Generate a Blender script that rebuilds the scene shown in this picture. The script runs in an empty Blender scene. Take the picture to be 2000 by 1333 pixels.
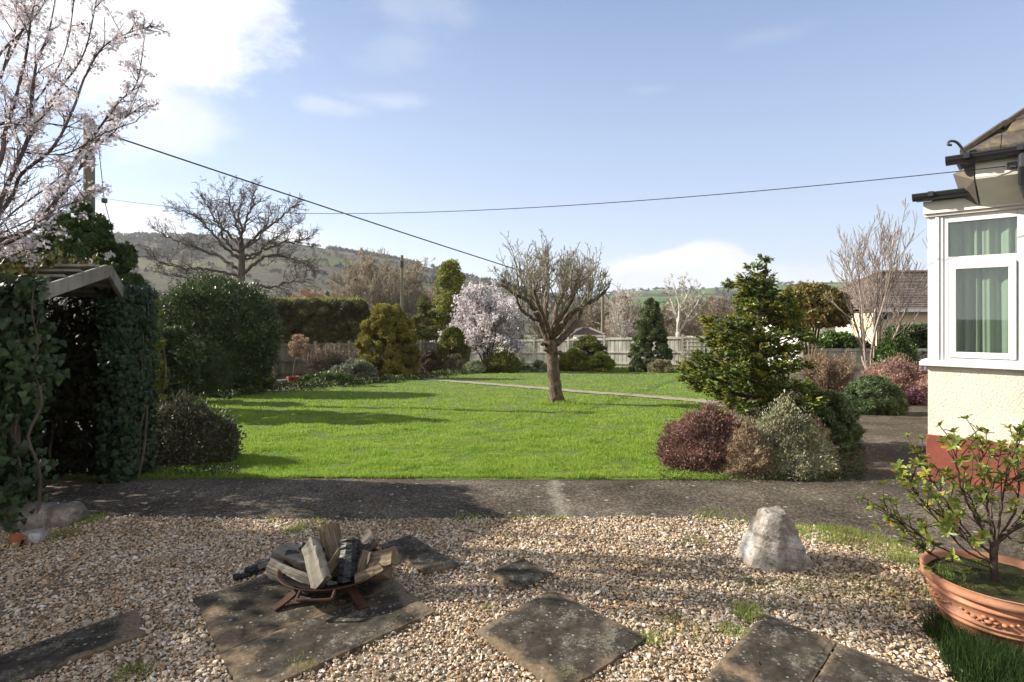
import bpy, math, random
import numpy as np
from mathutils import Vector

S = bpy.context.scene
COL = S.collection
R = math.radians
rng = np.random.default_rng(7)
random.seed(7)

# ------------------------------------------------------------------ camera
F, YH, H = 1100.0, 620.0, 1.5          # focal length in photo pixels, horizon row, eye height
cam = bpy.data.cameras.new("camera")
cam.sensor_width = 36.0
cam.lens = 36.0 * F / 2000.0
cam.shift_y = (YH - 666.5) / 2000.0
cam.clip_start = 0.05
cam.clip_end = 6000.0
cam_o = bpy.data.objects.new("camera", cam)
COL.objects.link(cam_o)
cam_o.location = (0, 0, H)
cam_o.rotation_euler = (R(90), 0, 0)
S.camera = cam_o

# ------------------------------------------------------------------ light
SUN_AZ, SUN_EL = -80.0, 29.0           # azimuth clockwise from +Y
world = bpy.data.worlds.new("World")
S.world = world
world.use_nodes = True
wn, wl = world.node_tree.nodes, world.node_tree.links
bg = wn['Background']
sky = wn.new('ShaderNodeTexSky')
sky.sky_type = 'NISHITA'
sky.sun_disc = False
sky.sun_elevation = R(SUN_EL)
sky.sun_rotation = R(SUN_AZ)
sky.air_density = 1.0
sky.dust_density = 0.4
sky.ozone_density = 2.5
bg.inputs[1].default_value = 0.095

def wmath(op, a, b=None, c=None):
    n = wn.new('ShaderNodeMath'); n.operation = op
    for i, v in enumerate((a, b, c)):
        if v is None: continue
        if isinstance(v, (int, float)): n.inputs[i].default_value = v
        else: wl.new(v, n.inputs[i])
    return n.outputs[0]

tc = wn.new('ShaderNodeTexCoord')
def wnoise(scale, detail, rough, loc=(0, 0, 0), sc=(1, 1, 1)):
    mp = wn.new('ShaderNodeMapping'); mp.inputs['Location'].default_value = loc; mp.inputs['Scale'].default_value = sc
    wl.new(tc.outputs['Generated'], mp.inputs[0])
    n = wn.new('ShaderNodeTexNoise'); n.inputs['Scale'].default_value = scale
    n.inputs['Detail'].default_value = detail; n.inputs['Roughness'].default_value = rough
    wl.new(mp.outputs[0], n.inputs['Vector'])
    return n
n1 = wnoise(6.5, 10, 0.62, (0.3, 0.1, 0.2), (1, 1, 1.9))
# clouds: soft blobs at directions in the sky, their edges broken up by noise
sep = wn.new('ShaderNodeSeparateXYZ'); wl.new(tc.outputs['Generated'], sep.inputs[0])
def blob(px, py, wx, wy, soft, amp):
    d = Vector(((px - 1000) / F, 1, (YH - py) / F))
    az = math.atan2(d.x, d.y); el = math.atan2(d.z, math.hypot(d.x, d.y))
    a = wmath('ARCTAN2', sep.outputs[0], sep.outputs[1])
    e = wmath('ARCSINE', sep.outputs[2])
    k = math.cos(az) ** 2 / F
    u = wmath('DIVIDE', wmath('SUBTRACT', a, az), wx * k)
    v = wmath('DIVIDE', wmath('SUBTRACT', e, el), wy * math.cos(az) / F)
    r = wmath('SQRT', wmath('ADD', wmath('MULTIPLY', u, u), wmath('MULTIPLY', v, v)))
    nz = wmath('MULTIPLY', wmath('SUBTRACT', n1.outputs[0], 0.5), amp)
    q = wmath('ADD', r, nz)
    m = wn.new('ShaderNodeMapRange'); m.interpolation_type = 'SMOOTHSTEP'
    m.inputs['From Min'].default_value = 1.0 + soft; m.inputs['From Max'].default_value = 1.0 - soft
    wl.new(q, m.inputs['Value'])
    return m.outputs[0]
CLOUDS = [  # px, py, half width, half height, softness, noise amount, opacity
    (235, 10, 330, 160, 0.34, 1.9, 0.97),
    (330, 225, 120, 70, 0.6, 2.6, 0.55),
    (262, 452, 112, 50, 0.18, 1.4, 0.95),
    (560, 475, 70, 32, 0.4, 1.4, 0.9),
    (1335, 562, 165, 84, 0.13, 1.3, 1.0),
    (1540, 560, 150, 42, 0.5, 1.6, 0.8),
    (640, 206, 52, 13, 0.9, 4.4, 0.32),
    (750, 194, 74, 12, 0.9, 4.6, 0.28),
    (790, 92, 75, 40, 0.9, 4.8, 0.16),
    (800, 12, 90, 30, 0.9, 4.8, 0.16),
    (1490, 70, 70, 14, 0.9, 4.6, 0.10),
    (1270, 175, 34, 9, 0.9, 4.0, 0.10),
]
mask = None
for c in CLOUDS:
    m = wmath('MULTIPLY', blob(*c[:6]), c[6])
    mask = m if mask is None else wmath('MAXIMUM', mask, m)
cl_n = wnoise(9.0, 6, 0.55, (1.3, 0, 0.7), (1, 1, 2))
cl_r = wn.new('ShaderNodeValToRGB')
cl_r.color_ramp.elements[0].position = 0.25; cl_r.color_ramp.elements[0].color = (4.3, 4.45, 4.75, 1)
cl_r.color_ramp.elements[1].position = 0.7; cl_r.color_ramp.elements[1].color = (5.6, 5.6, 5.6, 1)
wl.new(cl_n.outputs[0], cl_r.inputs[0])
# thin high veil that whitens the blue
tint = wn.new('ShaderNodeMixRGB'); tint.blend_type = 'MIX'; tint.inputs[0].default_value = 0.72
veil = wn.new('ShaderNodeValToRGB'); ve = veil.color_ramp
while len(ve.elements) < 4: ve.elements.new(0.5)
for el_, (p_, c_) in zip(ve.elements, [(0.0, (4.1, 4.4, 4.9)), (0.22, (2.55, 3.1, 4.2)), (0.5, (1.2, 1.75, 3.0)), (1.0, (0.8, 1.2, 2.2))]):
    el_.position = p_; el_.color = (*c_, 1)
wl.new(sep.outputs[2], veil.inputs[0]); wl.new(veil.outputs[0], tint.inputs[2])
wl.new(sky.outputs[0], tint.inputs[1])
# unseen pale cloud bank added behind the camera as neutral fill light
bk = wn.new('ShaderNodeMapRange'); bk.interpolation_type = 'SMOOTHSTEP'; bk.inputs['From Min'].default_value = 0.05; bk.inputs['From Max'].default_value = -0.45
wl.new(wmath('ADD', sep.outputs[1], wmath('MULTIPLY', wmath('SUBTRACT', n1.outputs[0], 0.5), 0.5)), bk.inputs['Value'])
bank = wn.new('ShaderNodeMixRGB'); wl.new(bk.outputs[0], bank.inputs[0]); wl.new(tint.outputs[0], bank.inputs[1]); bank.inputs[2].default_value = (4.2, 4.1, 4.05, 1)
mixc = wn.new('ShaderNodeMixRGB'); wl.new(mask, mixc.inputs[0])
wl.new(bank.outputs[0], mixc.inputs[1]); wl.new(cl_r.outputs[0], mixc.inputs[2])
wl.new(mixc.outputs[0], bg.inputs[0])

sun = bpy.data.lights.new("sun", 'SUN')
sun.energy = 5.0
sun.angle = R(0.6)
sun.color = (1.0, 0.93, 0.81)
sun_o = bpy.data.objects.new("sun", sun)
COL.objects.link(sun_o)
sd = Vector((math.sin(R(SUN_AZ)) * math.cos(R(SUN_EL)), math.cos(R(SUN_AZ)) * math.cos(R(SUN_EL)), math.sin(R(SUN_EL))))
sun_o.rotation_euler = sd.to_track_quat('Z', 'Y').to_euler()
sun_o.location = sd * 50

S.view_settings.view_transform = 'Standard'
S.view_settings.look = 'None'
S.view_settings.exposure = 1.22
S.view_settings.gamma = 1.0
S.render.engine = 'CYCLES'
S.cycles.use_denoising = True
try:
    S.cycles.denoiser = 'OPENIMAGEDENOISE'
except Exception:
    pass
S.cycles.max_bounces = 5
S.cycles.diffuse_bounces = 2
S.cycles.glossy_bounces = 2
S.cycles.transmission_bounces = 3
S.cycles.transparent_max_bounces = 8
S.cycles.caustics_reflective = False
S.cycles.caustics_refractive = False
S.cycles.sample_clamp_indirect = 4.0

HAZE = 0.00017                         # density of the air
# ------------------------------------------------------------------ places
SLOPE = 0.055
def gz(y):                                   # ground height at distance y
    y = np.asarray(y, float)
    z = np.where(y < 5, 0.0, -SLOPE * (y - 5))
    z = np.where(y > 36, -SLOPE * 31 - 0.03 * (y - 36), z)
    return np.maximum(z, -4.5)
def X(px, d): return (px - 1000) / F * d
def Z(py, d): return H - (py - YH) / F * d
def gd(py):                                  # distance at which photo row py meets the ground
    if py >= 950: return F * H / (py - YH)
    return (H - 5 * SLOPE) / ((py - YH) / F - SLOPE)
def G(px, py):
    d = gd(py); return np.array((X(px, d), d, float(gz(d))))
def P(px, py, d): return np.array((X(px, d), d, Z(py, d)))

# ------------------------------------------------------------------ scene helpers
def tag(o, label=None, cat=None, group=None, kind=None):
    if label: o['label'] = label
    if cat: o['category'] = cat
    if group: o['group'] = group
    if kind: o['kind'] = kind
    return o
def thing(name, label, cat, loc=(0, 0, 0), rz=0.0, group=None):
    o = bpy.data.objects.new(name, None); COL.objects.link(o)
    o.empty_display_size = 0.1
    o.location = [float(v) for v in loc]; o.rotation_euler = (0, 0, rz)
    return tag(o, label, cat, group)

class MB:
    """collects faces and links them as one mesh object"""
    def __init__(self): self.v, self.q, self.t, self.n = [], [], [], 0
    def add(self, V, F_):
        V = np.asarray(V, float).reshape(-1, 3); F_ = np.asarray(F_, int)
        (self.q if F_.shape[1] == 4 else self.t).append(F_ + self.n)
        self.v.append(V); self.n += len(V); return self
    def box(self, c, s, ax=None):
        c = np.asarray(c, float); s = np.asarray(s, float) / 2
        V = np.array([(x, y, z) for x in (-1, 1) for y in (-1, 1) for z in (-1, 1)], float) * s
        if ax is not None: V = V @ np.asarray(ax, float)
        return self.add(V + c, [(0, 1, 3, 2), (4, 6, 7, 5), (0, 4, 5, 1), (2, 3, 7, 6), (0, 2, 6, 4), (1, 5, 7, 3)])
    def bx(self, x0, x1, y0, y1, z0, z1):
        return self.box(((x0 + x1) / 2, (y0 + y1) / 2, (z0 + z1) / 2), (x1 - x0, y1 - y0, z1 - z0))
    def bar(self, a, b, w, h, up=(0, 0, 1)):
        a = np.asarray(a, float); b = np.asarray(b, float); d = b - a; L = np.linalg.norm(d); d /= L
        s = np.cross(d, up); s /= np.linalg.norm(s); u = np.cross(s, d)
        return self.box((a + b) / 2, (L, w, h), np.array([d, s, u]))
    def tube(self, pts, rad, k=6, cap=True):
        pts = np.asarray(pts, float); n = len(pts); rad = np.broadcast_to(np.asarray(rad, float), (n,))
        T = np.gradient(pts, axis=0); T /= np.linalg.norm(T, axis=1)[:, None] + 1e-9
        ref = np.array((0.31, 0.17, 0.93)) if abs(T[0, 2]) < 0.9 else np.array((1, 0.1, 0))
        U = np.cross(T, ref); U /= np.linalg.norm(U, axis=1)[:, None] + 1e-9
        W = np.cross(T, U)
        a = np.linspace(0, 2 * math.pi, k, endpoint=False)
        ring = U[:, None, :] * np.cos(a)[None, :, None] + W[:, None, :] * np.sin(a)[None, :, None]
        V = pts[:, None, :] + ring * rad[:, None, None]
        i = np.arange(n - 1)[:, None] * k; j = np.arange(k)[None, :]; j2 = (j + 1) % k
        Q = np.stack([i + j, i + j2, i + k + j2, i + k + j], -1).reshape(-1, 4)
        base = self.n
        self.add(V.reshape(-1, 3), Q)
        if cap:
            m = self.n
            self.v.append(np.array([pts[0], pts[-1]])); self.n += 2
            jj = np.arange(k)
            self.t.append(np.stack([np.full(k, m), base + (jj + 1) % k, base + jj], -1))
            o = base + (n - 1) * k
            self.t.append(np.stack([np.full(k, m + 1), o + jj, o + (jj + 1) % k], -1))
        return self
    def segs(self, A, B, ra, rb, k=3):
        A = np.asarray(A, float); B = np.asarray(B, float); ra = np.asarray(ra, float); rb = np.asarray(rb, float)
        if not len(A): return self
        D = B - A; D /= np.linalg.norm(D, axis=1)[:, None] + 1e-9
        ref = np.where(np.abs(D[:, 2:3]) < 0.9, np.array([[0, 0, 1.0]]), np.array([[1.0, 0, 0]]))
        U = np.cross(D, ref); U /= np.linalg.norm(U, axis=1)[:, None] + 1e-9
        W = np.cross(D, U)
        a = np.linspace(0, 2 * math.pi, k, endpoint=False)
        ring = U[:, None] * np.cos(a)[None, :, None] + W[:, None] * np.sin(a)[None, :, None]
        V = np.stack([A[:, None] + ring * ra[:, None, None], B[:, None] + ring * rb[:, None, None]], 1)
        i = np.arange(len(A))[:, None] * 2 * k; j = np.arange(k)[None]; j2 = (j + 1) % k
        return self.add(V.reshape(-1, 3), np.stack([i + j, i + j2, i + k + j2, i + k + j], -1).reshape(-1, 4))
    def lathe(self, prof, k=32, c=(0, 0, 0)):
        prof = np.asarray(prof, float); n = len(prof); a = np.linspace(0, 2 * math.pi, k, endpoint=False)
        V = np.stack([prof[:, 0][:, None] * np.cos(a), prof[:, 0][:, None] * np.sin(a), np.repeat(prof[:, 1][:, None], k, 1)], -1) + np.asarray(c)
        i = np.arange(n - 1)[:, None] * k; j = np.arange(k)[None]; j2 = (j + 1) % k
        return self.add(V.reshape(-1, 3), np.stack([i + j, i + j2, i + k + j2, i + k + j], -1).reshape(-1, 4))
    def grid(self, V):                        # V (m, n, 3)
        m, n = V.shape[:2]; i = np.arange(m - 1)[:, None] * n; j = np.arange(n - 1)[None]
        return self.add(V.reshape(-1, 3), np.stack([i + j, i + j + 1, i + n + j + 1, i + n + j], -1).reshape(-1, 4))
    def build(self, name, mat, parent=None, smooth=False, loc=None, bevel=0.0):
        me = bpy.data.meshes.new(name)
        V = np.concatenate(self.v) if self.v else np.zeros((0, 3))
        if loc is not None: V = V - np.asarray(loc, float)
        q = np.concatenate(self.q) if self.q else np.zeros((0, 4), int)
        t = np.concatenate(self.t) if self.t else np.zeros((0, 3), int)
        me.vertices.add(len(V)); me.vertices.foreach_set('co', V.astype(np.float32).ravel())
        nl = q.size + t.size
        me.loops.add(nl); me.loops.foreach_set('vertex_index', np.concatenate([q.ravel(), t.ravel()]).astype(np.int32))
        me.polygons.add(len(q) + len(t))
        st = np.concatenate([np.arange(len(q)) * 4, q.size + np.arange(len(t)) * 3]).astype(np.int32)
        me.polygons.foreach_set('loop_start', st)
        me.polygons.foreach_set('use_smooth', np.full(len(q) + len(t), bool(smooth)))
        me.update(calc_edges=True)
        if mat: me.materials.append(mat)
        o = bpy.data.objects.new(name, me); COL.objects.link(o)
        if parent is not None: o.parent = parent
        elif loc is not None: o.location = [float(v) for v in loc]
        if bevel:
            b = o.modifiers.new('bevel', 'BEVEL'); b.width = bevel; b.segments = 2; b.limit_method = 'ANGLE'
        return o
def frame(mb, fn):
    """put local coordinates into the world with fn"""
    mb.v = [fn(v) for v in mb.v]; return mb

# ------------------------------------------------------------------ materials
def M_new(name):
    m = bpy.data.materials.new(name); m.use_nodes = True
    nt = m.node_tree; return m, nt.nodes, nt.links, nt.nodes['Principled BSDF']
def ramp(n, l, fac, cols, pos=None, interp='LINEAR'):
    r = n.new('ShaderNodeValToRGB'); cr = r.color_ramp; cr.interpolation = interp
    while len(cr.elements) < len(cols): cr.elements.new(0.5)
    for i, c in enumerate(cols):
        cr.elements[i].position = (i / max(1, len(cols) - 1)) if pos is None else pos[i]
        cr.elements[i].color = (*c[:3], 1)
    l.new(fac, r.inputs[0]); return r.outputs[0]
def noise(n, l, scale, detail=4, rough=0.55, vec=None, coord='Object', stretch=None):
    t = n.new('ShaderNodeTexCoord'); src = t.outputs[coord]
    if stretch:
        mp = n.new('ShaderNodeMapping'); mp.inputs['Scale'].default_value = stretch; l.new(src, mp.inputs[0]); src = mp.outputs[0]
    k = n.new('ShaderNodeTexNoise'); k.inputs['Scale'].default_value = scale; k.inputs['Detail'].default_value = detail
    k.inputs['Roughness'].default_value = rough; l.new(src, k.inputs['Vector']); return k.outputs[0]
def mixrgb(n, l, fac, a, b, mode='MIX'):
    k = n.new('ShaderNodeMixRGB'); k.blend_type = mode
    for i, v in enumerate((fac, a, b)):
        if isinstance(v, (int, float)): k.inputs[i].default_value = v
        elif isinstance(v, tuple): k.inputs[i].default_value = (*v[:3], 1)
        else: l.new(v, k.inputs[i])
    return k.outputs[0]
def bump(n, l, h, b, strength=0.5, dist=0.01):
    k = n.new('ShaderNodeBump'); k.inputs['Strength'].default_value = strength; k.inputs['Distance'].default_value = dist
    l.new(h, k.inputs['Height']); l.new(k.outputs[0], b.inputs['Normal'])
def leafmat(name, cols, rough=0.5, trans=0.3, nscale=1.5, spec=0.4, var=0.5):
    m, n, l, b = M_new(name)
    g = n.new('ShaderNodeNewGeometry')
    c = ramp(n, l, g.outputs['Random Per Island'], cols)
    nz = noise(n, l, nscale, 3)
    v = ramp(n, l, nz, [(1 - var,) * 3, (1 + var * 0.6,) * 3], [0.3, 0.7])
    c = mixrgb(n, l, 1.0, c, v, 'MULTIPLY')
    l.new(c, b.inputs['Base Color']); b.inputs['Roughness'].default_value = rough
    b.inputs['Specular IOR Level'].default_value = spec
    if trans:
        tr = n.new('ShaderNodeBsdfTranslucent'); l.new(c, tr.inputs[0])
        mx = n.new('ShaderNodeMixShader'); mx.inputs[0].default_value = trans
        l.new(b.outputs[0], mx.inputs[1]); l.new(tr.outputs[0], mx.inputs[2])
        l.new(mx.outputs[0], n['Material Output'].inputs[0])
    return m
def barkmat(name, c1, c2, scale=12, stretch=(1, 1, 0.25), rough=0.9, bs=0.6, bd=0.01, detail=6):
    m, n, l, b = M_new(name)
    nz = noise(n, l, scale, detail, 0.65, stretch=stretch)
    l.new(ramp(n, l, nz, [c1, c2], [0.35, 0.68]), b.inputs['Base Color'])
    b.inputs['Roughness'].default_value = rough; b.inputs['Specular IOR Level'].default_value = 0.2
    if bs: bump(n, l, nz, b, bs, bd)
    return m
def plain(name, c, rough=0.5, spec=0.4, metal=0.0, var=0.12, nscale=6, bs=0.0, bd=0.003):
    m, n, l, b = M_new(name)
    nz = noise(n, l, nscale, 5, 0.6)
    lo = tuple(x * (1 - var) for x in c); hi = tuple(x * (1 + var) for x in c)
    l.new(ramp(n, l, nz, [lo, hi], [0.3, 0.7]), b.inputs['Base Color'])
    b.inputs['Roughness'].default_value = rough; b.inputs['Metallic'].default_value = metal
    b.inputs['Specular IOR Level'].default_value = spec
    if bs: bump(n, l, nz, b, bs, bd)
    return m

# ------------------------------------------------------------------ leaves and branches
def unit(v): return v / (np.linalg.norm(v, axis=-1, keepdims=True) + 1e-9)
def leaves(mb, Pp, N, size, aspect=0.45, jit=0.6, droop=0.0, r=rng, svar=0.35, tri=False):
    """one small folded leaf per point: N is the way the leaf tip points on average"""
    n = len(Pp)
    if not n: return
    T = unit(N + r.normal(0, jit, (n, 3)) + np.array((0, 0, -droop)))
    A = unit(np.cross(T, r.normal(0, 1, (n, 3))))
    s = size * np.clip(1 + r.normal(0, svar, n), 0.4, 2.0)[:, None]
    w = s * aspect / 2
    B = np.cross(T, A)
    base = Pp - T * s * 0.4
    if tri:
        V = np.stack([base - A * w, base + A * w, base + T * s], 1)
        i = np.arange(n)[:, None] * 3
        mb.add(V.reshape(-1, 3), i + np.arange(3)[None])
    else:
        mid = base + T * s * 0.45
        V = np.stack([base, mid - A * w + B * w * 0.35, base + T * s, mid + A * w + B * w * 0.35], 1)
        i = np.arange(n)[:, None] * 4
        mb.add(V.reshape(-1, 3), i + np.arange(4)[None])
ICO_V = ICO_F = None
def ico(sub=1):
    t = (1 + 5 ** 0.5) / 2
    V = [(-1, t, 0), (1, t, 0), (-1, -t, 0), (1, -t, 0), (0, -1, t), (0, 1, t), (0, -1, -t), (0, 1, -t), (t, 0, -1), (t, 0, 1), (-t, 0, -1), (-t, 0, 1)]
    Fc = [(0, 11, 5), (0, 5, 1), (0, 1, 7), (0, 7, 10), (0, 10, 11), (1, 5, 9), (5, 11, 4), (11, 10, 2), (10, 7, 6), (7, 1, 8), (3, 9, 4), (3, 4, 2), (3, 2, 6), (3, 6, 8), (3, 8, 9), (4, 9, 5), (2, 4, 11), (6, 2, 10), (8, 6, 7), (9, 8, 1)]
    V = [Vector(v).normalized() for v in V]
    for _ in range(sub):
        mid = {}; NF = []
        def m(a, b):
            k = (min(a, b), max(a, b))
            if k not in mid: V.append(((V[a] + V[b]) / 2).normalized()); mid[k] = len(V) - 1
            return mid[k]
        for a, b, c in Fc:
            x, y, z = m(a, b), m(b, c), m(c, a); NF += [(a, x, z), (b, y, x), (c, z, y), (x, y, z)]
        Fc = NF
    return np.array([tuple(v) for v in V]), np.array(Fc)
ICO0, ICO1, ICO2, ICO3 = ico(0), ico(1), ico(2), ico(3)
def balls(mb, C, Rr, base=ICO1, r=rng, jit=0.0):
    V, Fc = base
    for c, q in zip(C, Rr):
        v = V * q
        if jit: v = v * (1 + r.normal(0, jit, (len(V), 1)))
        mb.add(v + c, Fc)
def lump_leaves(mb, C, Rr, size, cover=1.6, aspect=0.45, jit=0.6, droop=0.0, inner=0.55, core=0.0, r=rng, low=-0.9, tri=False, up=0.0, zmin=None):
    """leaf shells on a set of lumps; each lump an ellipsoid with radii Rr"""
    C = np.asarray(C, float); Rr = np.asarray(Rr, float)
    for c, q in zip(C, Rr):
        area = 4 * math.pi * ((q[0] * q[1]) ** 1.6 / 3 + (q[0] * q[2]) ** 1.6 / 3 + (q[1] * q[2]) ** 1.6 / 3) ** (1 / 1.6)
        n = int(cover * area / (size * size * max(aspect, 0.2) * 0.5)) + 3
        u = unit(r.normal(0, 1, (n, 3))); u = u[u[:, 2] > low]
        rr = inner + (1.05 - inner) * r.random(len(u)) ** 0.5
        p = c + u * q * rr[:, None]
        N = unit(u / q); N[:, 2] += up
        if zmin is not None:
            k = p[:, 2] > zmin; p, N = p[k], N[k]
        leaves(mb, p, N, size, aspect, jit, droop, r, tri=tri)
    if core: balls(mb, C, Rr * core, ICO1, r, 0.06)

def grow(out, p, d, L, r, lvl, q):
    """recursive branches: out gets (a, b, ra, rb)"""
    n = q['steps'][min(lvl, len(q['steps']) - 1)]
    st = L / n; jit = q['jit']; up = q['up'][min(lvl, len(q['up']) - 1)]
    tap = q.get('taper', 0.25); r0 = r
    nb = q['kids'][lvl] if lvl < len(q['kids']) else 0
    marks = sorted(random.uniform(q.get('bare', 0.25), 1.0) for _ in range(nb)) if nb else []
    mi = 0
    for i in range(n):
        d = Vector((d.x + random.gauss(0, jit), d.y + random.gauss(0, jit), d.z + random.gauss(0, jit) + up)).normalized()
        b = p + d * st
        r1 = max(q.get('rmin', 0.0), r * (1 - (i + 1) / n * (1 - tap)))
        out.append((p, b, r0, r1))
        while mi < len(marks) and marks[mi] <= (i + 1) / n:
            f = marks[mi] * n - i
            ax = Vector((random.gauss(0, 1), random.gauss(0, 1), random.gauss(0, 1))).cross(d).normalized()
            a = R(random.gauss(q['ang'], 10))
            cd = (d * math.cos(a) + ax * math.sin(a)).normalized()
            rem = 1 - marks[mi] * 0.55
            grow(out, p + (b - p) * max(0, min(1, f)), cd, L * q['ratio'] * rem * random.uniform(0.75, 1.25), max(q.get('rmin', 0), min(r1, r0) * q.get('rr', 0.62)), lvl + 1, q)
            mi += 1
        p, r0 = b, r1
def segs_to(mb, out, k_thick=6, thick=0.02):
    A = np.array([tuple(o[0]) for o in out]); B = np.array([tuple(o[1]) for o in out])
    ra = np.array([o[2] for o in out]); rb = np.array([o[3] for o in out])
    m = ra > thick
    mb.segs(A[m], B[m], ra[m], rb[m], k_thick); mb.segs(A[~m], B[~m], ra[~m], rb[~m], 3)
def smooth_path(pts, n=6):
    pts = np.asarray(pts, float)
    if len(pts) < 3:
        return np.array([pts[0] + (pts[-1] - pts[0]) * t for t in np.linspace(0, 1, n + 1)])
    ext = np.vstack([2 * pts[0] - pts[1], pts, 2 * pts[-1] - pts[-2]]); out = []
    for i in range(1, len(ext) - 2):
        p0, p1, p2, p3 = ext[i - 1:i + 3]
        for t in np.arange(n) / n:
            out.append(0.5 * ((2 * p1) + (-p0 + p2) * t + (2 * p0 - 5 * p1 + 4 * p2 - p3) * t * t + (-p0 + 3 * p1 - 3 * p2 + p3) * t ** 3))
    out.append(ext[-2]); return np.array(out)
def inside(poly, x, y):
    poly = np.asarray(poly); c = np.zeros(len(x), bool); j = len(poly) - 1
    for i in range(len(poly)):
        xi, yi = poly[i][:2]; xj, yj = poly[j][:2]
        with np.errstate(divide='ignore', invalid='ignore'):
            k = ((yi > y) != (yj > y)) & (x < (xj - xi) * (y - yi) / (yj - yi + 1e-12) + xi)
        c ^= k; j = i
    return c
# ------------------------------------------------------------------ ground, paths, lawn
def vnoise(x, y, scale, seed=0):
    x = np.asarray(x) * scale; y = np.asarray(y) * scale
    xi = np.floor(x).astype(int); yi = np.floor(y).astype(int); fx = x - xi; fy = y - yi
    fx = fx * fx * (3 - 2 * fx); fy = fy * fy * (3 - 2 * fy)
    def h(i, j):
        n = (i * 374761393 + j * 668265263 + seed * 1442695041) & 0x7fffffff
        n = ((n ^ (n >> 13)) * 1274126177) & 0x7fffffff
        return (n ^ (n >> 16)) % 10007 / 10007.0
    return (h(xi, yi) * (1 - fx) + h(xi + 1, yi) * fx) * (1 - fy) + (h(xi, yi + 1) * (1 - fx) + h(xi + 1, yi + 1) * fx) * fy
def fbm(x, y, scale, o=4, seed=0):
    t = 0; a = 0.5
    for i in range(o): t = t + a * vnoise(x, y, scale * 2 ** i, seed + i); a /= 2
    return t

def mat_ground():
    m, n, l, b = M_new("soil_and_fields")
    t = n.new('ShaderNodeNewGeometry'); sp = n.new('ShaderNodeSeparateXYZ'); l.new(t.outputs['Position'], sp.inputs[0])
    mr = n.new('ShaderNodeMapRange'); mr.inputs['From Min'].default_value = 34; mr.inputs['From Max'].default_value = 44; l.new(sp.outputs[1], mr.inputs[0])
    nz = noise(n, l, 3.0, 8, 0.7)
    soil = ramp(n, l, nz, [(0.020, 0.016, 0.011), (0.06, 0.048, 0.03), (0.045, 0.055, 0.02)], [0.3, 0.55, 0.75])
    fld = ramp(n, l, noise(n, l, 0.02, 6, 0.6), [(0.07, 0.10, 0.03), (0.13, 0.12, 0.06)], [0.4, 0.6])
    l.new(mixrgb(n, l, mr.outputs[0], soil, fld), b.inputs['Base Color']); b.inputs['Roughness'].default_value = 0.95
    bump(n, l, nz, b, 0.8, 0.02)
    return m
xs = np.unique(np.concatenate([np.linspace(-2600, -60, 14), np.linspace(-60, 60, 61), np.linspace(60, 2600, 14)]))
ys = np.unique(np.concatenate([np.linspace(-300, -10, 5), np.linspace(-10, 40, 51), np.linspace(40, 200, 21), np.linspace(200, 3000, 12)]))
gx, gy = np.meshgrid(xs, ys, indexing='ij')
mb = MB(); mb.grid(np.stack([gx, gy, gz(gy) - 0.004], -1)[::-1])
tag(mb.build('ground', mat_ground(), smooth=True), 'dark soil of the beds and fields beyond', kind='structure')

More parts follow.
